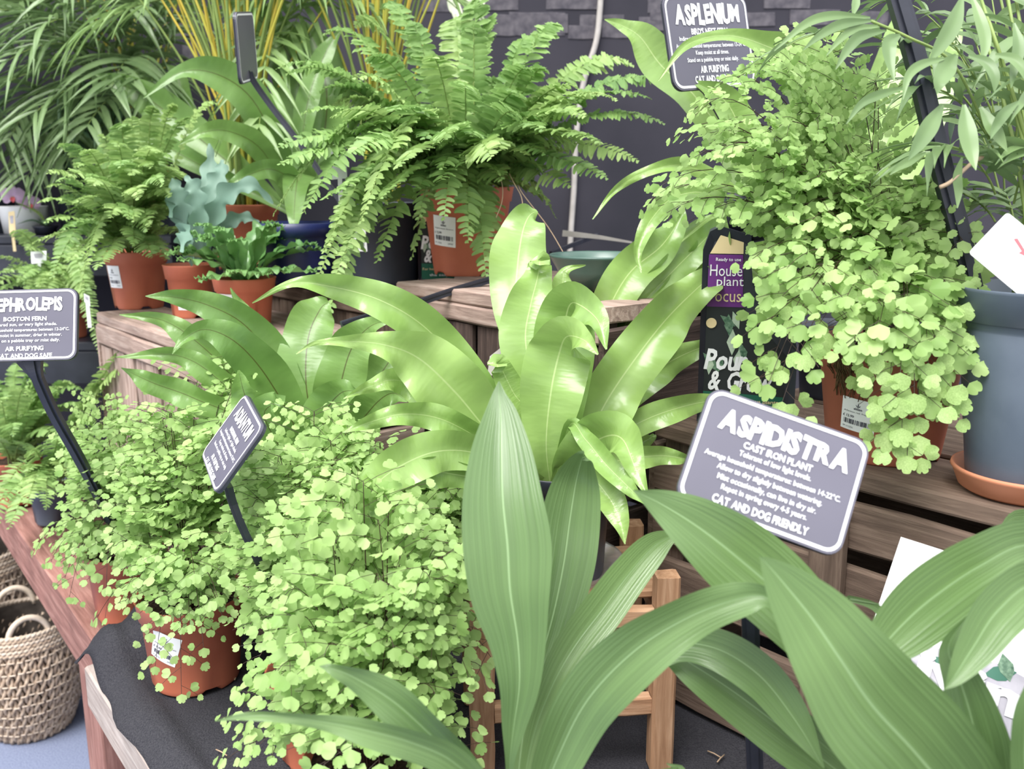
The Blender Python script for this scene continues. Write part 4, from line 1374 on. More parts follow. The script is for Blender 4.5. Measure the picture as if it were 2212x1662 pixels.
lp = SN(1.27, 0.655, TT + 0.004)
t = thing('bird_nest_fern', 'darker bird nest fern behind the adiantum sign, before the weathered crate', 'potted fern', lp)
po, pr = pot(t, lp, 0.068, 0.055, 0.19, BLACKP, rim=0.02, notch=False)
LF = [
 ([(690, 1150, 1.50, 8), (648, 930, 1.50, 40), (598, 800, 1.50, 50), (530, 705, 1.48, 42), (450, 660, 1.46, 30), (375, 642, 1.44, 16), (314, 640, 1.43, 1)], 0.2),
 ([(690, 1150, 1.47, 8), (650, 960, 1.44, 36), (585, 830, 1.40, 52), (515, 745, 1.36, 42), (445, 712, 1.34, 22), (395, 735, 1.32, 10), (372, 765, 1.31, 1)], 0.16),
 ([(685, 1150, 1.52, 8), (640, 920, 1.54, 22), (605, 790, 1.55, 30), (555, 710, 1.55, 26), (520, 665, 1.55, 14), (498, 622, 1.55, 1)], 0.16),
 ([(680, 1150, 1.50, 8), (600, 950, 1.50, 30), (505, 820, 1.50, 36), (425, 740, 1.50, 30), (350, 692, 1.50, 16), (258, 680, 1.50, 1)], 0.2),
 ([(680, 1150, 1.50, 8), (570, 930, 1.48, 26), (470, 820, 1.47, 28), (380, 768, 1.46, 18), (250, 772, 1.45, 1)], 0.2),
 ([(670, 1150, 1.48, 8), (540, 930, 1.45, 22), (420, 862, 1.44, 28), (330, 828, 1.43, 24), (262, 795, 1.42, 1)], 0.2),
 ([(690, 1150, 1.49, 8), (680, 960, 1.48, 40), (660, 830, 1.48, 58), (665, 730, 1.50, 56), (690, 670, 1.52, 38), (710, 652, 1.53, 8)], 0.12),
 ([(700, 1150, 1.46, 8), (715, 950, 1.44, 38), (735, 830, 1.42, 52), (760, 750, 1.42, 46), (800, 705, 1.41, 22), (850, 690, 1.40, 1)], 0.16),
 ([(705, 1150, 1.47, 8), (760, 930, 1.47, 40), (815, 820, 1.48, 44), (870, 740, 1.50, 28), (900, 700, 1.52, 2)], 0.16),
 ([(705, 1150, 1.44, 8), (755, 960, 1.41, 36), (800, 885, 1.39, 42), (845, 850, 1.37, 28), (880, 868, 1.35, 2)], 0.16),
 ([(700, 1150, 1.42, 8), (690, 1000, 1.38, 40), (700, 900, 1.36, 50), (735, 850, 1.34, 34), (775, 845, 1.33, 2)], 0.16),
 ([(680, 1150, 1.45, 8), (600, 1000, 1.40, 36), (560, 920, 1.37, 44), (530, 860, 1.35, 34), (515, 800, 1.34, 2)], 0.16),
 ([(680, 1150, 1.44, 8), (620, 1000, 1.38, 32), (570, 900, 1.34, 36), (600, 870, 1.31, 22), (598, 880, 1.30, 2)], 0.16),
]
for k, (pts, fo) in enumerate(LF):
    leaf(t, pts, NESTDK, fold=fo, wave=0.010, waves=3.6, ph=k * 1.7, per=7)

tl = PZ(640, 612, ZB)
tl = np.array((-0.50, 2.13, ZB))
t = thing('bird_nest_fern', 'bird nest fern with wide arching leaves among the palms behind', 'potted fern', tl)
po, pr = pot(t, tl, 0.062, 0.05, 0.12, DARKPOT, rim=0.02, notch=False)
TLF = [
 ([(640, 460, 2.16, 6), (600, 330, 2.10, 30), (545, 215, 2.04, 40), (470, 160, 2.00, 34), (390, 155, 1.98, 16), (310, 212, 1.96, 1)], 0.2),
 ([(640, 460, 2.18, 6), (655, 300, 2.22, 44), (640, 160, 2.26, 52), (590, 70, 2.28, 40), (520, 20, 2.28, 22), (470, 28, 2.28, 1)], 0.15),
 ([(645, 460, 2.18, 6), (690, 330, 2.20, 44), (705, 220, 2.22, 52), (690, 120, 2.24, 40), (650, 40, 2.26, 2)], 0.15),
 ([(635, 460, 2.12, 6), (570, 330, 2.02, 26), (500, 285, 1.96, 24), (440, 285, 1.93, 15), (388, 312, 1.92, 1)], 0.18),
 ([(630, 460, 2.20, 6), (480, 340, 2.24, 34), (370, 250, 2.26, 40), (290, 195, 2.28, 28), (200, 158, 2.30, 1)], 0.18),
 ([(630, 460, 2.22, 6), (450, 350, 2.32, 30), (390, 260, 2.36, 34), (330, 190, 2.38, 24), (270, 150, 2.4, 1)], 0.18),
 ([(640, 460, 2.10, 6), (625, 390, 2.0, 26), (580, 365, 1.94, 22), (520, 385, 1.90, 14), (490, 400, 1.9, 1)], 0.18),
 ([(640, 460, 2.12, 6), (650, 370, 2.04, 34), (640, 400, 1.96, 30), (635, 470, 1.9, 14), (640, 520, 1.88, 1)], 0.15),
 ([(630, 460, 2.16, 6), (420, 350, 2.16, 22), (300, 290, 2.18, 26), (230, 330, 2.18, 22), (225, 390, 2.18, 2)], 0.16),
 ([(625, 460, 2.2, 6), (470, 340, 2.26, 24), (400, 250, 2.3, 28), (385, 170, 2.34, 20), (360, 140, 2.36, 1)], 0.16),
 ([(640, 460, 2.16, 6), (660, 240, 2.16, 24), (700, 120, 2.18, 20), (740, 60, 2.2, 1)], 0.16),
]
for k, (pts, fo) in enumerate(TLF):
    leaf(t, pts, NESTDK, fold=fo, wave=0.006, waves=3, ph=k * 2.1, per=6)

trp = SN(0.80, 1.36, ZR)
t = thing('bird_nest_fern', 'bird nest fern with long curling leaves behind the asplenium sign', 'potted fern', trp)
po, pr = pot(t, trp, 0.066, 0.052, 0.12, DARKPOT, rim=0.02, notch=False)
TRF = [
 ([(1690, 640, 1.58, 8), (1600, 360, 1.60, 34), (1510, 215, 1.62, 44), (1430, 140, 1.63, 46), (1385, 80, 1.63, 30), (1345, 55, 1.63, 14), (1306, 42, 1.63, 1)], 0.18),
 ([(1710, 640, 1.52, 8), (1745, 420, 1.44, 46), (1770, 260, 1.38, 64), (1725, 140, 1.34, 56), (1640, 92, 1.32, 24), (1560, 76, 1.31, 13), (1480, 100, 1.30, 9), (1422, 175, 1.29, 1)], 0.16),
 ([(1690, 640, 1.54, 8), (1650, 440, 1.52, 40), (1610, 310, 1.51, 42), (1570, 220, 1.50, 32), (1490, 172, 1.49, 1)], 0.16),
 ([(1690, 640, 1.52, 8), (1590, 430, 1.48, 16), (1490, 360, 1.46, 16), (1400, 370, 1.45, 12), (1330, 410, 1.44, 7), (1280, 474, 1.43, 1)], 0.2),
 ([(1700, 640, 1.50, 8), (1560, 440, 1.44, 24), (1470, 420, 1.41, 26), (1410, 470, 1.39, 20), (1378, 540, 1.38, 11), (1385, 590, 1.37, 1)], 0.18),
 ([(1715, 640, 1.48, 8), (1790, 380, 1.36, 30), (1790, 230, 1.28, 30), (1765, 270, 1.22, 24), (1742, 342, 1.20, 1)], 0.16),
 ([(1720, 640, 1.60, 8), (1850, 400, 1.62, 44), (1900, 230, 1.64, 44), (1930, 100, 1.66, 30), (1940, 20, 1.68, 1)], 0.16),
 ([(1725, 640, 1.60, 8), (1900, 420, 1.60, 44), (1990, 260, 1.62, 46), (2040, 120, 1.64, 30), (2080, 40, 1.66, 1)], 0.16),
 ([(1720, 640, 1.54, 8), (1800, 560, 1.46, 40), (1900, 470, 1.44, 46), (2000, 420, 1.44, 30), (2100, 440, 1.44, 1)], 0.16),
 ([(1690, 640, 1.50, 8), (1600, 560, 1.42, 20), (1560, 520, 1.38, 22), (1545, 580, 1.34, 16), (1560, 640, 1.33, 1)], 0.16),
]
for k, (pts, fo) in enumerate(TRF):
    leaf(t, pts, NEST, fold=fo, wave=0.006, waves=3, ph=k * 1.1 + 0.5, per=7)

# ================================================================== MAIDENHAIR FERNS
def maiden(label, base, rt, rb, h, domes, tips, seed, size, mat=MAIDEN, group='maidenhair ferns in front', potmat=TERRA, spread=0.42, rise=0.55, dens=1.0, sizes=None, name='maidenhair_fern', singles=False, face=0.35):
    cnt = 0
    t = thing(name, label, 'potted fern', base, group)
    po, pr = pot(t, base, rt, rb, h, potmat, rim=0.03)
    rg = random.Random(seed)
    c = base + Z * (h * 0.93)
    ts = [(P(*p), 1.0) for p in tips]
    for (n, dm) in domes:
        ts += [(p, 1.0) for p in dome_tips(n, *dm, rg)]
    for tp, _ in ts:
        if tp[2] < TT + 0.03 and (N @ tp) > 0.36:
            tp[2] = TT + 0.03 + rg.uniform(0, 0.03)
        out = nrm(np.array((tp[0] - c[0], tp[1] - c[1], 0)) + 1e-6)
        b0 = c + out * rt * rg.uniform(0.05, 0.5)
        low = tp[2] < c[2] + 0.03
        sz = size * rg.uniform(0.8, 1.2)
        if sizes:
            q = min(1, max(0, (tp[2] - sizes[0]) / (sizes[1] - sizes[0])))
            sz = size * (1.15 - 0.5 * q) * rg.uniform(0.85, 1.15)
        cnt += maiden_frond(t, b0, tp, sz, mat, rg, rise=0.85 if low else rise, sag=0.5 if low else 0.16, spread=spread * (0.75 if low else 1.0), dens=dens * (1.5 if low else 1.0), face=face, single=singles and low and cnt < 240)[1]
    return t, pr

GM = 'small leaved maidenhair ferns on the front of the table'
ma = np.array((-0.504, 1.352, TT + 0.006))
t, pr = maiden('maidenhair fern in a terracotta pot standing at the table edge', ma, 0.084, 0.066, 0.145,
    [(46, ((405, 1130, 1.42), 175, 270, 0.13))], [(335, 1440, 1.30), (392, 1500, 1.26), (440, 1400, 1.27), (210, 1335, 1.38), (480, 1330, 1.28), (360, 1330, 1.28), (300, 1250, 1.3), (420, 1240, 1.27), (500, 1190, 1.28), (250, 1180, 1.34), (560, 1230, 1.3), (445, 790, 1.5), (560, 806, 1.45), (500, 850, 1.46), (470, 1290, 1.27), (270, 1300, 1.34), (410, 1350, 1.27)], 41, 0.0185, group=GM)
pot_label(t, ma, pr, facing(ma) - 0.62, 0.085, 0.045, 0.05, 'Adiantum rad. Fragrans', '£ 9.99', tilt=-0.35)
ma2 = np.array((-0.70, 1.58, TT + 0.004))
maiden('maidenhair fern spilling towards the red brown table rail', ma2, 0.075, 0.058, 0.13,
    [(48, ((270, 1080, 1.62), 170, 225, 0.13))], [(72, 1190, 1.62), (95, 1150, 1.65), (110, 1215, 1.56), (140, 1250, 1.55), (150, 1290, 1.5), (230, 1270, 1.5), (180, 1180, 1.52), (210, 1100, 1.5), (300, 1010, 1.46), (260, 940, 1.52), (190, 980, 1.58), (160, 920, 1.65)], 42, 0.0180, group=GM)
mb = np.array((-0.160, 0.945, TT + 0.004))
maiden('nearest maidenhair fern in a terracotta pot at the lower edge', mb, 0.078, 0.06, 0.138,
    [(40, ((790, 1330, 1.04), 240, 290, 0.12))], [(500, 1560, 0.98), (490, 1640, 0.98), (530, 1500, 1.0), (560, 1610, 0.95), (620, 1560, 0.93), (860, 1560, 0.92), (940, 1500, 0.94), (1000, 1420, 1.0), (1040, 1440, 1.02), (1030, 1640, 0.98), (980, 1600, 0.96), (760, 1480, 0.9), (850, 1400, 0.91), (700, 1420, 0.9), (900, 1300, 0.94), (640, 1350, 0.93), (760, 1620, 0.88), (820, 1650, 0.88), (700, 1655, 0.88), (600, 1450, 0.94)], 43, 0.0205, group=GM)
mb2 = np.array((-0.262, 1.15, TT + 0.004))
maiden('maidenhair fern filling the gap below the adiantum sign', mb2, 0.072, 0.055, 0.13,
    [(44, ((655, 1140, 1.23), 185, 225, 0.13))], [(560, 1420, 1.12), (540, 1350, 1.14), (600, 1300, 1.1), (700, 1250, 1.08), (640, 1180, 1.08), (740, 1130, 1.1), (560, 1130, 1.16), (590, 1040, 1.2), (720, 1010, 1.18), (680, 900, 1.26), (760, 940, 1.22)], 44, 0.0185, group=GM)
mb3 = np.array((-0.175, 1.225, TT + 0.004))
maiden('maidenhair fern in front of the wooden plant stand', mb3, 0.068, 0.052, 0.13,
    [(44, ((900, 1170, 1.26), 175, 225, 0.12))], [(1060, 1420, 1.12), (1000, 1360, 1.08), (930, 1250, 1.06), (1020, 1220, 1.1), (870, 1130, 1.1), (980, 1080, 1.14), (880, 1000, 1.2), (960, 970, 1.2), (820, 970, 1.22), (1075, 1330, 1.14)], 45, 0.0190, group=GM)

mr = PZ(1905, 978, ZR)
t, pr = maiden('large leaved maidenhair fern cascading over its soiled terracotta pot on the slatted crate', mr, 0.0925, 0.068, 0.148,
    [(26, ((1800, 400, 1.16), 260, 240, 0.15)), (22, ((1840, 560, 1.06), 200, 170, 0.06)), (14, ((1600, 400, 1.12), 150, 130, 0.08))],
    [(1405, 430, 1.10), (1430, 400, 1.10), (1470, 290, 1.12), (1500, 235, 1.12), (1545, 190, 1.14), (1600, 165, 1.16), (1640, 150, 1.16), (1700, 150, 1.18), (1750, 95, 1.2), (1790, 130, 1.2), (1890, 185, 1.12), (1760, 260, 1.08), (1500, 340, 1.08), (1550, 330, 1.06), (1440, 460, 1.08),
     (1625, 560, 1.02), (1665, 690, 1.0), (1690, 800, 0.99), (1690, 868, 0.985), (1690, 640, 1.0), (1720, 760, 0.98), (1770, 700, 0.975), (1885, 735, 0.962), (1945, 805, 0.965), (2005, 785, 0.97), (1948, 925, 0.975), (1975, 850, 0.968), (2022, 735, 0.975), (1985, 940, 0.98), (1960, 985, 0.98), (1985, 900, 0.98), (1920, 850, 0.97), (2030, 800, 0.99), (2045, 720, 1.0), (1900, 700, 0.96), (1830, 640, 0.97), (1960, 640, 0.97), (2050, 620, 1.0), (2080, 520, 1.02), (1700, 580, 0.98), (1950, 760, 0.97), (2010, 860, 0.98), (1660, 830, 0.99), (1672, 770, 1.0)],
    46, 0.0255, mat=MAIDENR, face=0.95, group=None, spread=0.38, dens=0.9, sizes=(1.25, 1.62), potmat=TERRAOLD, singles=True)
pot_label(t, mr, pr, facing(mr) - 0.42, 0.062, 0.044, 0.042, 'Adiantum rad. Fragrans', '£ 12.99', tilt=-0.1)
# mat of roots and compost stuck to the pot side
rg = random.Random(9)
parts = []
f = cone_map(mr, pr, facing(mr) - 0.62)
for i in range(60):
    x, h = rg.gauss(0, 0.012), 0.138
    pts = []
    ln = rg.uniform(0.02, 0.058)
    for q in range(7):
        pts.append((x, h - ln * q / 6, 0))
        x += rg.gauss(0, 0.0022)
    parts.append(tube_geo(f(np.array(pts), 0.001 + rg.uniform(0, 0.002)), 0.0006, 3))
V, F = join(parts)
o = mk('root_mat', V, F, ROOT, t, label='brown roots clinging to the pot side')

# ================================================================== CAST IRON PLANTS
a1 = np.array((0.0, 0.735, TT + 0.004))
t = thing('cast_iron_plant', 'cast iron plant with a tall upright leaf in the foreground', 'potted plant', a1, 'cast iron plants in the foreground')
po, pr = pot(t, a1, 0.085, 0.065, 0.15, BLACKP, rim=0.02, notch=False)
A1 = [
 ([(1104, 1900, 0.84, 4), (1100, 1720, 0.82, 6), (1102, 1640, 0.81, 11), (1110, 1570, 0.805, 26), (1122, 1480, 0.80, 44), (1118, 1385, 0.80, 62), (1102, 1280, 0.80, 86), (1096, 1180, 0.805, 95), (1086, 1080, 0.815, 86), (1083, 980, 0.83, 66), (1082, 900, 0.845, 38), (1078, 855, 0.855, 16), (1078, 824, 0.86, 1)], 0.16, 0.0),
 ([(1106, 1900, 0.86, 4), (1115, 1720, 0.88, 8), (1135, 1560, 0.90, 22), (1165, 1440, 0.92, 40), (1195, 1330, 0.93, 56), (1218, 1220, 0.94, 66), (1232, 1120, 0.95, 64), (1245, 1040, 0.95, 50), (1258, 990, 0.93, 24), (1262, 984, 0.92, 1)], 0.14, 0.0),
 ([(1108, 1900, 0.86, 4), (1125, 1740, 0.86, 8), (1150, 1600, 0.86, 20), (1190, 1490, 0.86, 34), (1240, 1400, 0.87, 44), (1300, 1320, 0.88, 46), (1360, 1240, 0.89, 42), (1415, 1180, 0.90, 32), (1470, 1150, 0.91, 2)], 0.10, 0.0),
 ([(1110, 1900, 0.83, 5), (1160, 1760, 0.80, 24), (1205, 1640, 0.78, 54), (1270, 1515, 0.76, 68), (1370, 1410, 0.745, 66), (1480, 1340, 0.735, 54), (1580, 1300, 0.73, 40), (1650, 1290, 0.725, 24), (1700, 1330, 0.72, 4)], 0.16, 0.004),
 ([(1100, 1900, 0.82, 5), (1060, 1740, 0.78, 22), (1000, 1660, 0.76, 34), (930, 1590, 0.745, 42), (850, 1518, 0.735, 42), (770, 1468, 0.73, 28), (720, 1446, 0.73, 12), (690, 1440, 0.73, 1)], 0.14, 0.004),
 ([(1098, 1900, 0.81, 5), (1050, 1730, 0.76, 24), (980, 1650, 0.735, 36), (890, 1608, 0.72, 36), (790, 1580, 0.71, 28), (700, 1562, 0.705, 18), (600, 1548, 0.70, 12), (530, 1548, 0.70, 8), (464, 1558, 0.70, 1)], 0.22, 0.003),
 ([(1106, 1900, 0.86, 5), (1230, 1640, 0.84, 24), (1340, 1480, 0.83, 34), (1440, 1400, 0.82, 36), (1540, 1400, 0.81, 44), (1640, 1460, 0.80, 46), (1720, 1560, 0.79, 34), (1780, 1660, 0.78, 2)], 0.14, 0.003),
 ([(1110, 1900, 0.86, 5), (1260, 1760, 0.84, 18), (1400, 1690, 0.83, 20), (1470, 1665, 0.83, 10), (1440, 1650, 0.83, 1)], 0.14, 0.0),
]
for k, (pts, fo, wv) in enumerate(A1):
    leaf(t, pts, ASPI, fold=fo, wave=wv, waves=3, ph=k, per=7)
a2 = np.array((0.42, 0.70, TT + 0.004))
t = thing('cast_iron_plant', 'cast iron plant with broad arching leaves in the lower right corner', 'potted plant', a2, 'cast iron plants in the foreground')
po, pr = pot(t, a2, 0.085, 0.065, 0.15, BLACKP, rim=0.02, notch=False)
A2 = [
 # the pale broad leaf under the sign
 ([(2110, 1930, 0.82, 5), (1960, 1640, 0.79, 34), (1820, 1440, 0.775, 62), (1700, 1300, 0.765, 84), (1600, 1210, 0.76, 86), (1510, 1140, 0.76, 66), (1430, 1090, 0.76, 34), (1368, 1060, 0.76, 1)], 0.10, 0.003),
 # the largest front leaf
 ([(2130, 1930, 0.80, 20), (2080, 1760, 0.74, 110), (1990, 1640, 0.71, 132), (1890, 1530, 0.69, 130), (1820, 1430, 0.68, 108), (1758, 1340, 0.68, 84), (1700, 1268, 0.68, 52), (1660, 1222, 0.68, 20), (1641, 1204, 0.68, 1)], 0.08, 0.0),
 # dark low leaf
 ([(2100, 1930, 0.84, 6), (1930, 1760, 0.83, 36), (1800, 1660, 0.83, 54), (1690, 1575, 0.83, 62), (1590, 1500, 0.83, 56), (1500, 1440, 0.83, 42), (1430, 1400, 0.84, 18), (1400, 1390, 0.84, 1)], 0.16, 0.003),
 # right hand arching leaves
 ([(2120, 1930, 0.82, 6), (2330, 1500, 0.80, 30), (2330, 1260, 0.78, 46), (2230, 1180, 0.76, 56), (2120, 1225, 0.745, 72), (2010, 1300, 0.735, 80), (1930, 1375, 0.73, 62), (1880, 1440, 0.725, 20), (1860, 1470, 0.72, 1)], 0.10, 0.0),
 ([(2125, 1930, 0.80, 6), (2330, 1560, 0.76, 34), (2330, 1330, 0.73, 50), (2240, 1265, 0.71, 56), (2160, 1320, 0.70, 60), (2105, 1400, 0.695, 46), (2065, 1460, 0.69, 22), (2040, 1490, 0.69, 1)], 0.12, 0.0),
 ([(2120, 1930, 0.80, 8), (2140, 1760, 0.76, 44), (2120, 1640, 0.74, 66), (2100, 1550, 0.73, 58), (2075, 1470, 0.725, 42), (2050, 1400, 0.72, 22), (2090, 1330, 0.72, 1)], 0.10, 0.0),
 ([(2135, 1930, 0.78, 8), (2210, 1740, 0.72, 30), (2215, 1620, 0.70, 36), (2222, 1530, 0.69, 32), (2240, 1440, 0.69, 2)], 0.14, 0.0),
 ([(2125, 1930, 0.84, 6), (2300, 1560, 0.82, 26), (2260, 1340, 0.81, 30), (2150, 1290, 0.80, 24), (2060, 1300, 0.80, 12), (2008, 1311, 0.80, 1)], 0.12, 0.0),
 ([(2110, 1930, 0.84, 6), (2000, 1560, 0.84, 26), (1940, 1420, 0.85, 22), (1900, 1320, 0.86, 10), (1830, 1292, 0.86, 6), (1902, 1306, 0.86, 1)], 0.12, 0.0),
 ([(2120, 1930, 0.84, 6), (2240, 1500, 0.88, 20), (2230, 1180, 0.9, 26), (2200, 1130, 0.9, 30), (2150, 1160, 0.89, 1)], 0.12, 0.0),
]
for k, (pts, fo, wv) in enumerate(A2):
    leaf(t, pts, ASPI, fold=fo, wave=wv, waves=3, ph=k, per=7)

# ================================================================== PARLOUR PALM IN THE SLATE POT
sb = PZ(2213, 1040, ZR + 0.012)
V, F = lathe_geo([(0.001, 0.0), (0.062, 0.0), (0.068, 0.004), (0.0755, 0.022), (0.0775, 0.024), (0.0765, 0.0275), (0.0735, 0.027), (0.066, 0.008), (0.001, 0.006)], sb - Z * 0.0105, 56)
tag(mk('saucer', V, F, CLAY), 'orange clay coloured saucer under the slate blue pot', 'saucer')
t = thing('parlour_palm', 'parlour palm in a slate blue ribbed pot at the right edge', 'potted palm', sb - Z * 0.003)
po, pr = pot(t, sb - Z * 0.003, 0.0935, 0.060, 0.222, SLATEP, rim=0.036, notch=False, rings=(0.80, 0.86))
rg = random.Random(13)
cpt = sb + Z * 0.2
for i in range(16):
    a = rg.uniform(0, 2 * math.pi)
    b0 = cpt + np.array((math.cos(a), math.sin(a), 0)) * rg.uniform(0.005, 0.035)
    tp = P(rg.uniform(2080, 2330), rg.uniform(-160, 120), 1.05 + rg.uniform(-0.12, 0.2))
    V, F = tube_geo(bez(b0, b0 + Z * 0.1, (b0 + tp) / 2 + Z * 0.05, tp, 10), np.linspace(0.0028, 0.0016, 10), 6)
    mk('cane', V, F, STALKGR, t)
for (tip, b) in (((1700, 100, 1.02), (2140, 300, 1.05)), ((1960, 200, 1.02), (2150, 330, 1.04)), ((2050, 60, 1.1), (2170, 380, 1.06)), ((2200, 80, 0.98), (2190, 380, 1.05)), ((2250, 180, 0.95), (2200, 380, 1.03)), ((1880, 20, 1.15), (2150, 260, 1.1)), ((2100, -40, 1.2), (2170, 300, 1.1)),
                 ((2240, -20, 1.1), (2200, 300, 1.08)), ((2010, 330, 0.98), (2150, 420, 1.03)), ((2230, 330, 0.96), (2190, 440, 1.02)), ((2060, 250, 1.16), (2160, 420, 1.1)), ((2200, 240, 1.2), (2190, 440, 1.1)), ((2150, 420, 1.12), (2190, 480, 1.06)), ((1990, 420, 1.14), (2150, 480, 1.08)),
                 ((2230, 470, 1.18), (2200, 520, 1.1)), ((2120, 160, 1.25), (2170, 420, 1.15)), ((2000, 100, 1.28), (2150, 360, 1.16))):
    palm_frond(t, P(*b), P(*tip), PALM, rg, llen=0.095, lw=0.0062, pairs=7, rise=0.25, sag=0.2, start=0.25, droop=0.5, fwd=0.6, rs=0.0014)
PL = [[(2036, 226, .93, 4), (2010, 270, .92, 19), (1985, 310, .915, 15), (1962, 346, .91, 1)], [(2082, 226, .93, 4), (2088, 280, .92, 20), (2098, 330, .915, 16), (2108, 368, .91, 1)], [(2118, 232, .94, 4), (2142, 272, .93, 17), (2160, 300, .93, 12), (2176, 328, .93, 1)],
      [(2066, 118, .92, 4), (2046, 145, .92, 21), (2030, 175, .91, 16), (2024, 203, .91, 1)], [(2092, 120, .92, 3), (2130, 135, .915, 12), (2148, 165, .91, 12), (2148, 200, .91, 1)], [(2040, 126, .92, 3), (1990, 140, .91, 10), (1962, 165, .905, 9), (1950, 215, .90, 1)],
      [(1945, 76, .95, 3), (1922, 92, .94, 16), (1922, 130, .935, 12), (1932, 176, .93, 1)], [(1960, 188, .94, 2), (1900, 205, .93, 10), (1860, 225, .925, 8), (1828, 268, .92, 1)], [(1880, 38, .96, 2), (1800, 34, .95, 10), (1740, 52, .945, 9), (1672, 110, .94, 1)], [(1890, 44, .96, 2), (1820, 52, .95, 11), (1770, 78, .945, 8), (1735, 108, .94, 1)],
      [(1905, 56, .96, 2), (1850, 62, .955, 8), (1815, 85, .95, 7), (1785, 120, .945, 1)], [(1915, 66, .96, 2), (1860, 78, .95, 12), (1830, 108, .945, 10), (1805, 150, .94, 1)], [(2098, -10, .94, 3), (2116, 40, .93, 13), (2128, 90, .925, 13), (2120, 140, .92, 1)], [(2080, -10, .94, 3), (2060, 50, .93, 18), (2030, 100, .925, 14), (2006, 136, .92, 1)],
      [(2190, 50, .95, 3), (2200, 100, .94, 14), (2190, 150, .935, 10), (2184, 190, .93, 1)], [(2150, 118, .93, 3), (2190, 128, .925, 12), (2215, 160, .92, 10), (2225, 200, .92, 1)], [(2078, 340, .96, 2), (2068, 380, .95, 10), (2070, 415, .95, 9), (2068, 450, .945, 1)], [(2000, 330, .96, 2), (1965, 348, .955, 10), (1940, 362, .95, 7), (1922, 378, .95, 1)],
      [(1850, -10, .97, 6), (1848, 10, .965, 9), (1842, 34, .96, 2)], [(2200, 220, .93, 3), (2170, 245, .92, 12), (2150, 275, .92, 9), (2140, 300, .915, 1)]]
for k, pts in enumerate(PL):
    leaf(t, pts, PALM, fold=0.12, name='leaflet', per=6)
V, F = tube_geo(catmull([P(1930, 76, .955), P(1880, 45, .96), P(1960, 80, .96), P(2060, 140, .98), P(2140, 300, 1.02)][1:], 6), 0.0016, 5)
mk('rachis', V, F, STALKGR, t)
V, F = tube_geo(catmull([P(2030, 405, .95), P(2055, 392, .95), P(2100, 352, .96), P(2122, 340, .98)], 5), np.full(16, 0.0022), 4)
mk('dry_stem', V, F, DRY, t, label='dry tan stem')

# white care tag in the slate pot
TLc, TRc = P(2092, 546, .955), P(2176, 458, .96)
o = (TLc + TRc) / 2
ux = nrm(TRc - TLc)
dn = P(2168, 640, .945) - TLc
dn = nrm(dn - ux * (dn @ ux))
nz = np.cross(ux, -dn)
t = thing('plant_tag', 'white care tag stuck in the slate blue pot', 'plant tag', P(2190, 640, 0.96))
wT, hT = np.linalg.norm(TRc - TLc) * 1.0, 0.075
oc = o + dn * hT / 2
V, F = slab_geo(rrect(wT, hT, 0.004), oc, ux, -dn, nz, 0.0008)
mk('card', V, F, WHITEP, t, smooth=False)
aa = np.linspace(0.6, 5.0, 24)
ring = np.vstack([np.c_[0.016 * np.cos(aa), 0.012 * np.sin(aa), 0 * aa], np.c_[0.0125 * np.cos(aa), 0.009 * np.sin(aa), 0 * aa]])
ring[:, 0] += 0.006; ring[:, 1] -= 0.020
mk('ring_print', on_plane(ring, oc, ux, -dn, nz, 0.0004), [(i, i + 1, i + 25, i + 24) for i in range(23)], TEALP, t, smooth=False)
arr = np.array([(0.012, 0.014, 0), (0.015, 0.012, 0), (0.010, -0.002, 0), (0.013, -0.003, 0), (0.006, -0.006, 0), (0.004, 0.001, 0), (0.0075, 0.0, 0)])
mk('arrow_print', on_plane(arr, oc, ux, -dn, nz, 0.0005), [(0, 6, 2, 1), (5, 4, 3, 2, 6)], REDP, t, smooth=False)
sv = P(2190, 640, 0.97)
V, F = bar_geo([oc + dn * hT * 0.45, sv - Z * 0.02], 0.012, 0.001, ux)
mk('tag_stem', V, F, WHITEP, t, smooth=False)

# ================================================================== PALMS BEHIND
def areca(label, base, seed, canes, fan, potmat, frs, h=0.16, zt=2.35, lean=0.0, mat=PALML):
    t = thing('areca_palm', label, 'potted palm', base, 'yellow stemmed palms behind')
    pot(t, base, 0.085, 0.068, h, potmat, rim=0.024)
    rg = random.Random(seed)
    for i in range(canes):
        a = rg.uniform(0, 2 * math.pi)
        r0 = rg.uniform(0.0, 0.05)
        b0 = base + Z * (h * 0.85) + np.array((math.cos(a), math.sin(a) * 0.8, 0)) * r0
        u = rg.uniform(-1, 1)
        top = np.array((base[0] + lean + u * fan, base[1] + rg.uniform(-0.16, 0.12), zt + rg.uniform(-0.2, 0.1) - abs(u) * 0.15))
        path = bez(b0, b0 + Z * 0.25, b0 * 0.4 + top * 0.6 + Z * 0.1, top, 14)
        V, F = tube_geo(path, np.linspace(rg.uniform(0.0035, 0.006), 0.002, 14), 6)
        mk('cane', V, F, STALKYL if rg.random() < 0.7 else STALKGR, t)
    for (b, tip, ll) in frs:
        palm_frond(t, P(*b), P(*tip), mat, rg, llen=ll, lw=0.008, pairs=12, rise=0.35, sag=0.25, start=0.12, droop=0.55, rs=0.0022)
    return t
p1 = np.array((-0.66, 2.325, ZB))
areca('yellow stemmed palm in a red pot beside the navy tub', p1, 51, 46, 0.30, TERRA,
      [((470, 60, 2.35), (200, 60, 2.2), 0.22), ((480, 40, 2.4), (330, -40, 2.2), 0.2), ((560, 60, 2.3), (640, -60, 2.2), 0.2), ((590, 120, 2.3), (560, 270, 2.05), 0.16), ((600, 80, 2.3), (800, 20, 2.2), 0.18), ((520, -40, 2.4), (430, -120, 2.3), 0.2)], lean=-0.02)
p2 = np.array((-0.33, 2.36, ZB))
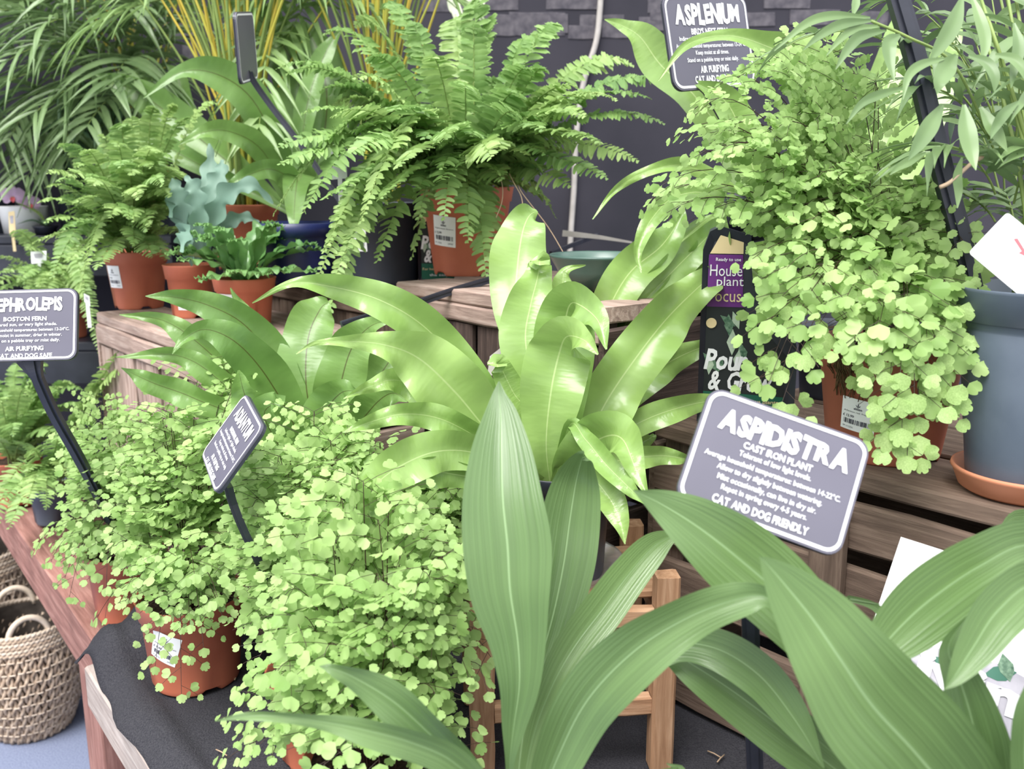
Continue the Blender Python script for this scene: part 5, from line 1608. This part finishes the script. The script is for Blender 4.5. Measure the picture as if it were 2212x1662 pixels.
areca('yellow stemmed palm rising behind the big boston fern', p2, 52, 44, 0.20, DARKPOT,
      [((760, 30, 2.4), (560, -20, 2.2), 0.2), ((820, 30, 2.4), (1000, 10, 2.3), 0.16), ((780, 0, 2.4), (700, -120, 2.3), 0.2), ((700, 20, 2.4), (600, 120, 2.2), 0.18)], lean=0.02)
p3 = np.array((-1.05, 2.78, 1.37))
areca('feathery palm on the upper bench tier at top left', p3, 53, 18, 0.25, DARKPOT,
      [((300, 200, 2.6), (20, 130, 2.3), 0.26), ((290, 180, 2.6), (90, 60, 2.3), 0.28), ((300, 150, 2.6), (150, -20, 2.35), 0.26), ((310, 220, 2.6), (80, 240, 2.3), 0.24), ((320, 200, 2.6), (240, 190, 2.25), 0.22), ((320, 150, 2.6), (280, 20, 2.4), 0.24),
       ((330, 140, 2.6), (380, 40, 2.5), 0.22), ((300, 260, 2.6), (190, 270, 2.3), 0.2), ((250, 240, 2.6), (-60, 40, 2.4), 0.28), ((260, 200, 2.6), (-40, 210, 2.4), 0.26), ((330, 60, 2.6), (200, -80, 2.4), 0.26), ((330, 250, 2.6), (330, 190, 2.3), 0.2)], h=0.14, mat=PALM)
p4 = np.array((-1.55, 2.78, 1.37))
areca('dark leafy palm filling the upper left corner', p4, 54, 14, 0.2, DARKPOT,
      [((120, 180, 2.7), (-80, 120, 2.5), 0.24), ((130, 120, 2.7), (40, 10, 2.5), 0.26), ((120, 150, 2.7), (120, 80, 2.45), 0.24), ((110, 220, 2.7), (20, 300, 2.5), 0.22), ((140, 230, 2.7), (150, 330, 2.5), 0.22), ((150, 200, 2.7), (260, 320, 2.5), 0.22), ((90, 100, 2.7), (-60, -20, 2.5), 0.26), ((130, 60, 2.7), (180, -60, 2.5), 0.26),
       ((180, 300, 2.75), (60, 380, 2.5), 0.2), ((200, 260, 2.75), (300, 260, 2.6), 0.2), ((60, 300, 2.75), (-60, 330, 2.5), 0.2)], h=0.14, mat=PALM)

def strap_plant(label, base, n, L, seed, mat=STRAP, potmat=DARKPOT, w=0.009):
    t = thing('strap_leaf_plant', label, 'potted plant', base, 'strap leaved plants on the far bench')
    pot(t, base, 0.055, 0.045, 0.10, potmat, rim=0.018, notch=False)
    rg = random.Random(seed)
    c = base + Z * 0.09
    for i in range(n):
        a = rg.uniform(0, 2 * math.pi)
        o2 = np.array((math.cos(a), math.sin(a) * 0.7, 0))
        l, k = L * rg.uniform(0.6, 1.0), rg.uniform(0.25, 0.9)
        path = [c + o2 * 0.01, c + o2 * l * 0.15 * k + Z * l * 0.45, c + o2 * l * 0.42 * k + Z * l * 0.8, c + o2 * l * 0.8 * k + Z * l * (0.92 - 0.35 * k), c + o2 * l * 1.05 * k + Z * l * (0.95 - 0.75 * k)]
        leaf3(t, path, [w * 0.6, w, w, w * 0.7, 0.0005], np.cross(o2, Z), mat, fold=0.15, per=4)
    return t
strap_plant('tall strap leaved plant on the far bench above the orchid', np.array((-1.27, 2.75, 1.37)), 34, 0.42, 61)
strap_plant('second strap leaved plant on the far bench behind the boston fern', np.array((-1.13, 2.64, 1.37)), 26, 0.34, 62)
strap_plant('dark strap leaved plant on the far bench at the frame edge', np.array((-1.64, 2.66, 1.37)), 30, 0.40, 63)

# ================================================================== ORCHID
ob_ = np.array((-1.315, 2.645, 1.371))
wb_ = np.array((-1.40, 2.70, 1.371))
t = thing('planter', 'plain white planter beside the pink orchid', 'planter', wb_)
V, F = lathe_geo([(0.05, 0.0), (0.056, 0.0), (0.066, 0.075), (0.066, 0.078), (0.062, 0.078), (0.053, 0.01)], wb_, 36, True)
mk('body', V, F, WHITEP, t)
V, F = lathe_geo([(0.0001, 0.066), (0.0605, 0.066)], wb_, 24)
mk('compost', V, F, SOIL, t)
t = thing('orchid', 'small orchid with two pale pink flowers on the far bench', 'orchid', ob_)
pot(t, ob_, 0.034, 0.028, 0.025, BLACKP, rim=0.008, notch=False)
def flower(parent, c, s, face):
    f = nrm(face)
    r_ = nrm(np.cross(f, Z)) * -1
    u_ = np.cross(r_, f) * -1
    u_ = u_ if u_[2] > 0 else -u_
    for k, (a, ln, wd) in enumerate(((90, 1.0, 0.55), (210, 0.9, 0.5), (330, 0.9, 0.5), (20, 1.05, 0.95), (160, 1.05, 0.95))):
        d = r_ * math.cos(R(a)) + u_ * math.sin(R(a))
        leaf3(parent, [c, c + d * s * ln * 0.35 + f * s * 0.1, c + d * s * ln * 0.75 + f * s * 0.08, c + d * s * ln], [s * 0.08, s * wd * 0.5, s * wd * 0.55, s * 0.08], np.cross(d, f), PINK, fold=0.05, name='petal')
    leaf3(parent, [c, c - u_ * s * 0.25 + f * s * 0.2, c - u_ * s * 0.5 + f * s * 0.12], [s * 0.1, s * 0.2, s * 0.05], r_, REDP, fold=0.2, name='flower_lip')
fc1, fc2 = P(28, 425, 2.58), P(66, 440, 2.6)
for c2 in (fc1, fc2):
    V, F = tube_geo(bez(ob_ + Z * 0.02, ob_ + Z * 0.08, c2 - Z * 0.03, c2, 10), 0.0022, 5)
    mk('flower_stem', V, F, STALKGR, t)
flower(t, fc1, 0.032, np.array((0.25, -1, 0.1)))
flower(t, fc2, 0.026, np.array((0.6, -1, 0.0)))
for a in (0.4, 2.2, 3.6, 5.2):
    o2 = np.array((math.cos(a), math.sin(a), 0))
    leaf3(t, [ob_ + Z * 0.022, ob_ + o2 * 0.03 + Z * 0.04, ob_ + o2 * 0.07 + Z * 0.03], [0.004, 0.012, 0.001], np.cross(o2, Z), STRAP, fold=0.2)
def tagcard(label, quad, mat=WHITEP, base=None, printm=None):
    TL, TR, BR, BL = (P(*c) for c in quad)
    t = thing('plant_tag', label, 'plant tag', (BR + BL) / 2)
    V = np.array([TL, TR, BR, BL])
    nz = nrm(np.cross(TR - TL, BL - TL))
    nz = nz if nz[1] < 0 else -nz
    V = np.vstack([V, V - nz * 0.001])
    mk('card', V, [(0, 3, 2, 1), (4, 5, 6, 7), (0, 1, 5, 4), (1, 2, 6, 5), (2, 3, 7, 6), (3, 0, 4, 7)], mat, t, smooth=False)
    ctr = (TL + TR + BR + BL) / 4
    W2 = np.array([ctr + (TL - ctr) * 0.6, ctr + (TR - ctr) * 0.6, ctr + (TR - ctr) * 0.6 * 0.3 + (BR - ctr) * 0.3, ctr + (TL - ctr) * 0.6 * 0.3 + (BL - ctr) * 0.3]) + nz * 0.0006
    mk('print', W2, [(0, 3, 2, 1)], printm or PRINTGREY, t, smooth=False)
    mid, lo = (BL + BR) / 2, (BL + BR) / 2 - Z * 0.05
    V, F = bar_geo([mid + Z * 0.004 - nz * 0.0015, lo - nz * 0.0015], 0.008, 0.001, nrm(TR - TL))
    mk('tag_stem', V, F, mat, t, smooth=False)
    return t
tagcard('cream tag leaning on the white planter', [(18, 458, 2.55), (31, 456, 2.55), (34, 503, 2.55), (20, 504, 2.55)], CREAM)
tagcard('square white tag on the dark bench front', [(66, 544, 2.35), (100, 542, 2.35), (100, 568, 2.35), (68, 570, 2.35)])
tagcard('small white tag at the crate corner', [(181, 634, 1.95), (193, 640, 1.95), (195, 662, 1.95), (182, 652, 1.95)])
tagcard('white tag sticking up in the big boston fern', [(715, 328, 1.7), (748, 326, 1.7), (750, 385, 1.7), (718, 388, 1.7)], printm=TEALP)
tagcard('grey plastic tag beside the rolled fern leaf', [(1058, 770, 1.40), (1086, 748, 1.40), (1092, 800, 1.40), (1052, 815, 1.40)], HOSE)

# ================================================================== NAVY TUB, DARK POT, GREEN SAUCER
nbx = np.array((-0.455, 1.985, ZB))
t = thing('tub', 'navy blue plastic tub with a thick rim behind the crested fern', 'tub', nbx)
V, F = lathe_geo([(0.07, 0.003), (0.074, 0.0), (0.076, 0.03), (0.079, 0.031), (0.079, 0.036), (0.077, 0.037), (0.083, 0.10), (0.089, 0.101), (0.090, 0.128), (0.087, 0.129), (0.084, 0.10), (0.075, 0.006)], nbx, 44, True)
mk('body', V, F, NAVY, t)
dp = PZ(828, 612, ZB)
t = thing('plant_pot', 'empty charcoal plastic pot with a white label behind the boston fern', 'pot', dp)
po, pr = pot(t, dp, 0.092, 0.074, 0.17, DARKPOT, rim=0.022, notch=False, soil=False)
pot_label(t, dp, pr, facing(dp) - 0.7, 0.10, 0.05, 0.055, 'Kentia palm', '£ 19.99')
gs = PZ(1292, 622, ZC + 0.004)
t = thing('saucer_dish', 'green grey plastic dish with a wide rim on the dark crate', 'dish', gs)
V, F = lathe_geo([(0.001, 0.004), (0.058, 0.002), (0.060, 0.0), (0.069, 0.030), (0.082, 0.052), (0.084, 0.055), (0.082, 0.057), (0.079, 0.055), (0.067, 0.032), (0.058, 0.008), (0.001, 0.006)], gs, 56)
mk('dish', V, F, GREENP, t)

# ================================================================== PLANT FOOD BOTTLES
def bottle(label, base, s, yaw, full=True):
    t = thing('plant_food_bottle', label, 'bottle', base, 'plant food bottles')
    ux = np.array((math.cos(yaw), math.sin(yaw), 0))
    fy = np.array((math.sin(yaw), -math.cos(yaw), 0))           # towards the viewer
    def loc(x, y, z):
        return base + ux * x * s + fy * y * s + Z * z * s
    out = np.array([(-0.040, 0.004), (-0.036, 0.0), (0.066, 0.0), (0.070, 0.004), (0.070, 0.09), (0.064, 0.115), (0.045, 0.135), (0.026, 0.152), (0.016, 0.172), (0.012, 0.20), (0.012, 0.222), (-0.022, 0.232), (-0.034, 0.226), (-0.041, 0.205)])
    n = len(out)
    V, ring = [], []
    for (dpt, ins) in ((0.030, 0.007), (0.034, 0.0), (0.036, -0.0), (-0.030, 0.0), (-0.034, 0.007)):
        c = out.mean(0)
        for x, z in out:
            k = 1 - ins / 0.06
            V.append(loc(c[0] + (x - c[0]) * (k if ins else 1), dpt if dpt != 0.036 else 0.026, c[1] + (z - c[1]) * (k if ins else 1)))
    F = [tuple(range(n))]
    for q in range(4):
        F += [(q * n + i, (q + 1) * n + i, (q + 1) * n + (i + 1) % n, q * n + (i + 1) % n) for i in range(n)]
    F.append(tuple(range(5 * n - 1, 4 * n - 1, -1)))
    mk('body', V, F, BLACKP, t, smooth=False)
    hp_ = catmull([(0.010, 0, 0.222), (0.040, 0, 0.225), (0.060, 0, 0.205), (0.064, 0, 0.16), (0.062, 0, 0.11)], 6)
    V, F = tube_geo(np.array([loc(*p) for p in hp_]), 0.011 * s, 10)
    mk('handle', V, F, BLACKP, t)
    V, F = lathe_geo([(0.0, 0.0), (0.016 * s, 0.0), (0.016 * s, 0.006 * s), (0.020 * s, 0.007 * s), (0.020 * s, 0.040 * s), (0.018 * s, 0.043 * s), (0.0001, 0.043 * s)], loc(0.0, 0, 0.226), 28)
    mk('cap', V, F, BLACKP, t)
    V, F = tube_geo(np.array([loc(0.0, 0, 0.226 + 0.022), loc(0.05, 0, 0.226 + 0.030)]), 0.006 * s, 8)
    mk('trigger', V, F, BLACKP, t)
    def flat(name, pts, mat, lift, par):
        pts = np.array(pts, float)
        return mk(name, [loc(x, 0.0305 + lift, z) for x, z in pts], [tuple(range(len(pts)))], mat, par, smooth=False)
    lab = flat('label', [(-0.034, 0.006), (0.058, 0.006), (0.058, 0.085), (0.034, 0.112), (0.012, 0.130), (0.006, 0.150), (0.004, 0.214), (-0.022, 0.222), (-0.034, 0.200)], PRINTBLACK, 0.0, t)
    flat('label_band', [(-0.034, 0.140), (0.009, 0.140), (0.006, 0.152), (0.004, 0.200), (-0.034, 0.200)], PURPLE, 0.0006, lab)
    flat('label_top', [(-0.033, 0.201), (0.0042, 0.201), (0.004, 0.214), (-0.022, 0.222)], CREAM, 0.0006, lab)
    flat('label_foot', [(-0.034, 0.006), (0.058, 0.006), (0.058, 0.036), (-0.034, 0.040)], PRINTGREEN, 0.0006, lab)
    rg = random.Random(2)
    for i in range(16):
        c = np.array((rg.uniform(-0.030, 0.028), rg.uniform(0.07, 0.125)))
        if c[0] > 0.01 and c[1] > 0.105:
            continue
        a = rg.uniform(0.6, 2.6)
        d, e = np.array((math.cos(a), math.sin(a))), np.array((-math.sin(a), math.cos(a)))
        l = rg.uniform(0.010, 0.016)
        flat('leaf_print', [c - d * l, c + e * l * 0.42, c + d * l, c - e * l * 0.42], PRINTLEAF if i % 3 else PRINTPALE, 0.0008 + i * 0.00003, lab)
    def words(name, items, mat):
        for (b, x, z, w, h, bd, jg, sl) in items:
            V, F = line_geo(b, x, z, w, h, bd, jg, sl)
            mk(name, np.array([loc(v[0], 0.0318, v[1]) for v in V]), F, mat, lab, smooth=False)
    words('lettering', [('Ready to use', -0.012, 0.194, 0.028, 0.005, 0.01, 0, 0), ('House', -0.014, 0.182, 0.036, 0.013, 0.0, 0, 0), ('plant', -0.009, 0.168, 0.030, 0.014, 0.0, 0, 0),
                        ('Pour', -0.009, 0.078, 0.048, 0.026, 0.03, 0.06, 0.15), ('& Grow', 0.008, 0.053, 0.072, 0.024, 0.03, 0.06, 0.15), ('the easy way', 0.008, 0.018, 0.055, 0.006, 0.01, 0, 0)], WHITEPRINT)
    words('gold_lettering', [('Focus', -0.014, 0.153, 0.036, 0.014, 0.0, 0, 0), ('For healthy, vigorous plants', 0.010, 0.029, 0.084, 0.006, 0.01, 0, 0)], CREAM)
    a = np.linspace(0, 2 * math.pi, 20, endpoint=False)
    flat('badge', [(-0.028 + 0.006 * math.cos(q), 0.121 + 0.006 * math.sin(q)) for q in a], CREAM, 0.0016, lab)
    return t
bottle('plant food bottle with purple label left of the large maidenhair fern', PZ(1578, 905, ZR), 1.22, R(-12))
bottle('plant food bottle mostly hidden behind the big boston fern pot', PZ(950, 612, ZB + 0.002) + np.array((0, 0, 0)), 1.12, R(6))

# ================================================================== POSTER CARD LEANING ON THE RIGHT CRATE
TLc = P(1946, 1160, 1.06)
t0 = P(2300, 1273, 0.985)
ux = nrm(t0 - TLc)
dn = P(1838, 1480, 0.985) - TLc
dn = nrm(dn - ux * (dn @ ux))
nz = nrm(np.cross(ux, -dn))
if nz[1] > 0:
    nz = -nz
wP, hP = 0.21, 0.30
oc = TLc + ux * wP / 2 + dn * hP / 2
t = thing('poster_card', 'white printed card with leaf pictures leaning on the slatted crate', 'card', oc + dn * hP / 2)
V, F = slab_geo(np.array([(-wP / 2, -hP / 2), (wP / 2, -hP / 2), (wP / 2, hP / 2), (-wP / 2, hP / 2)]), oc, ux, -dn, nz, 0.003)
cd = mk('card', V, F, WHITEP, t, smooth=False)
def pflat(name, pts, mat, lift):
    pts = np.array(pts, float)
    return mk(name, on_plane(np.c_[pts, np.zeros(len(pts))], oc, ux, -dn, nz, lift), [tuple(range(len(pts)))], mat, t, smooth=False)
pflat('photo_print', [(-wP * .5, -hP * .5), (wP * .5, -hP * .5), (wP * .5, hP * .10), (wP * .1, hP * .15), (-wP * .5, hP * .10)], PRINTGREY, 0.0005)
rg = random.Random(7)
for i in range(46):
    c = np.array((rg.uniform(-0.095, 0.095), rg.uniform(-0.14, 0.045)))
    a = rg.uniform(0, 6.28)
    d, e = np.array((math.cos(a), math.sin(a))), np.array((-math.sin(a), math.cos(a)))
    l = rg.uniform(0.012, 0.022)
    pflat('leaf_print', [c - d * l, c + e * l * 0.5 - d * l * 0.2, c + e * l * 0.45 + d * l * 0.3, c + d * l, c - e * l * 0.45 + d * l * 0.3, c - e * l * 0.5 - d * l * 0.2], PRINTLEAF if i % 4 else PRINTGREEN, 0.0008 + i * 0.00002)
V, F = join([line_geo('Living', 0.0, 0.008, 0.175, 0.05, 0.05, 0, 0), line_geo('plants', 0.01, -0.055, 0.15, 0.045, 0.05, 0, 0)])
mk('lettering', on_plane(V, oc, ux, -dn, nz, 0.0022), F, WHITEPRINT, t, smooth=False)

# ================================================================== VARIEGATED TRAILING PLANT AT THE TOP
t = thing('trailing_plant', 'variegated trailing leaves hanging at the top before the wall', 'hanging plant', P(985, -90, 2.6))
V, F = tube_geo(catmull([P(985, -90, 2.6), P(990, -40, 2.6), P(1000, 0, 2.58), P(1020, 20, 2.57)], 5), 0.002, 5)
mk('vine', V, F, STALKGR, t)
for pts in ([(992, -20, 2.6, 2), (985, 10, 2.59, 9), (990, 35, 2.58, 11), (1000, 60, 2.57, 1)], [(1002, -20, 2.58, 2), (1018, 0, 2.57, 12), (1032, 25, 2.56, 12), (1046, 48, 2.55, 1)], [(988, -30, 2.6, 2), (975, -5, 2.6, 8), (978, 20, 2.59, 8), (985, 32, 2.58, 1)], [(1010, -30, 2.58, 2), (1030, -25, 2.57, 10), (1040, 0, 2.56, 9), (1038, 22, 2.55, 1)]):
    leaf(t, pts, VARIEG, fold=0.1)

# ================================================================== BITS LYING ON THE MEMBRANE
rg = random.Random(17)
for i in range(14):
    x, y = rg.uniform(250, 520) if i < 9 else rg.uniform(1500, 1620), 0
    y = rg.uniform(1390, 1640)
    c = PZ(x, y, TT + 0.0085)
    if (N @ c) < 0.40 or (N @ c) > 0.96:
        continue
    a = rg.uniform(0, 6.28)
    d = np.array((math.cos(a), math.sin(a), 0)) * rg.uniform(0.005, 0.012)
    o = mk('leaf_litter', *tube_geo(np.array([c - d, c + Z * 0.001, c + d]), 0.0011, 4), DRY)
    tag(o, 'tiny dry plant scrap on the black membrane', 'plant scrap', 'dry plant scraps on the membrane')
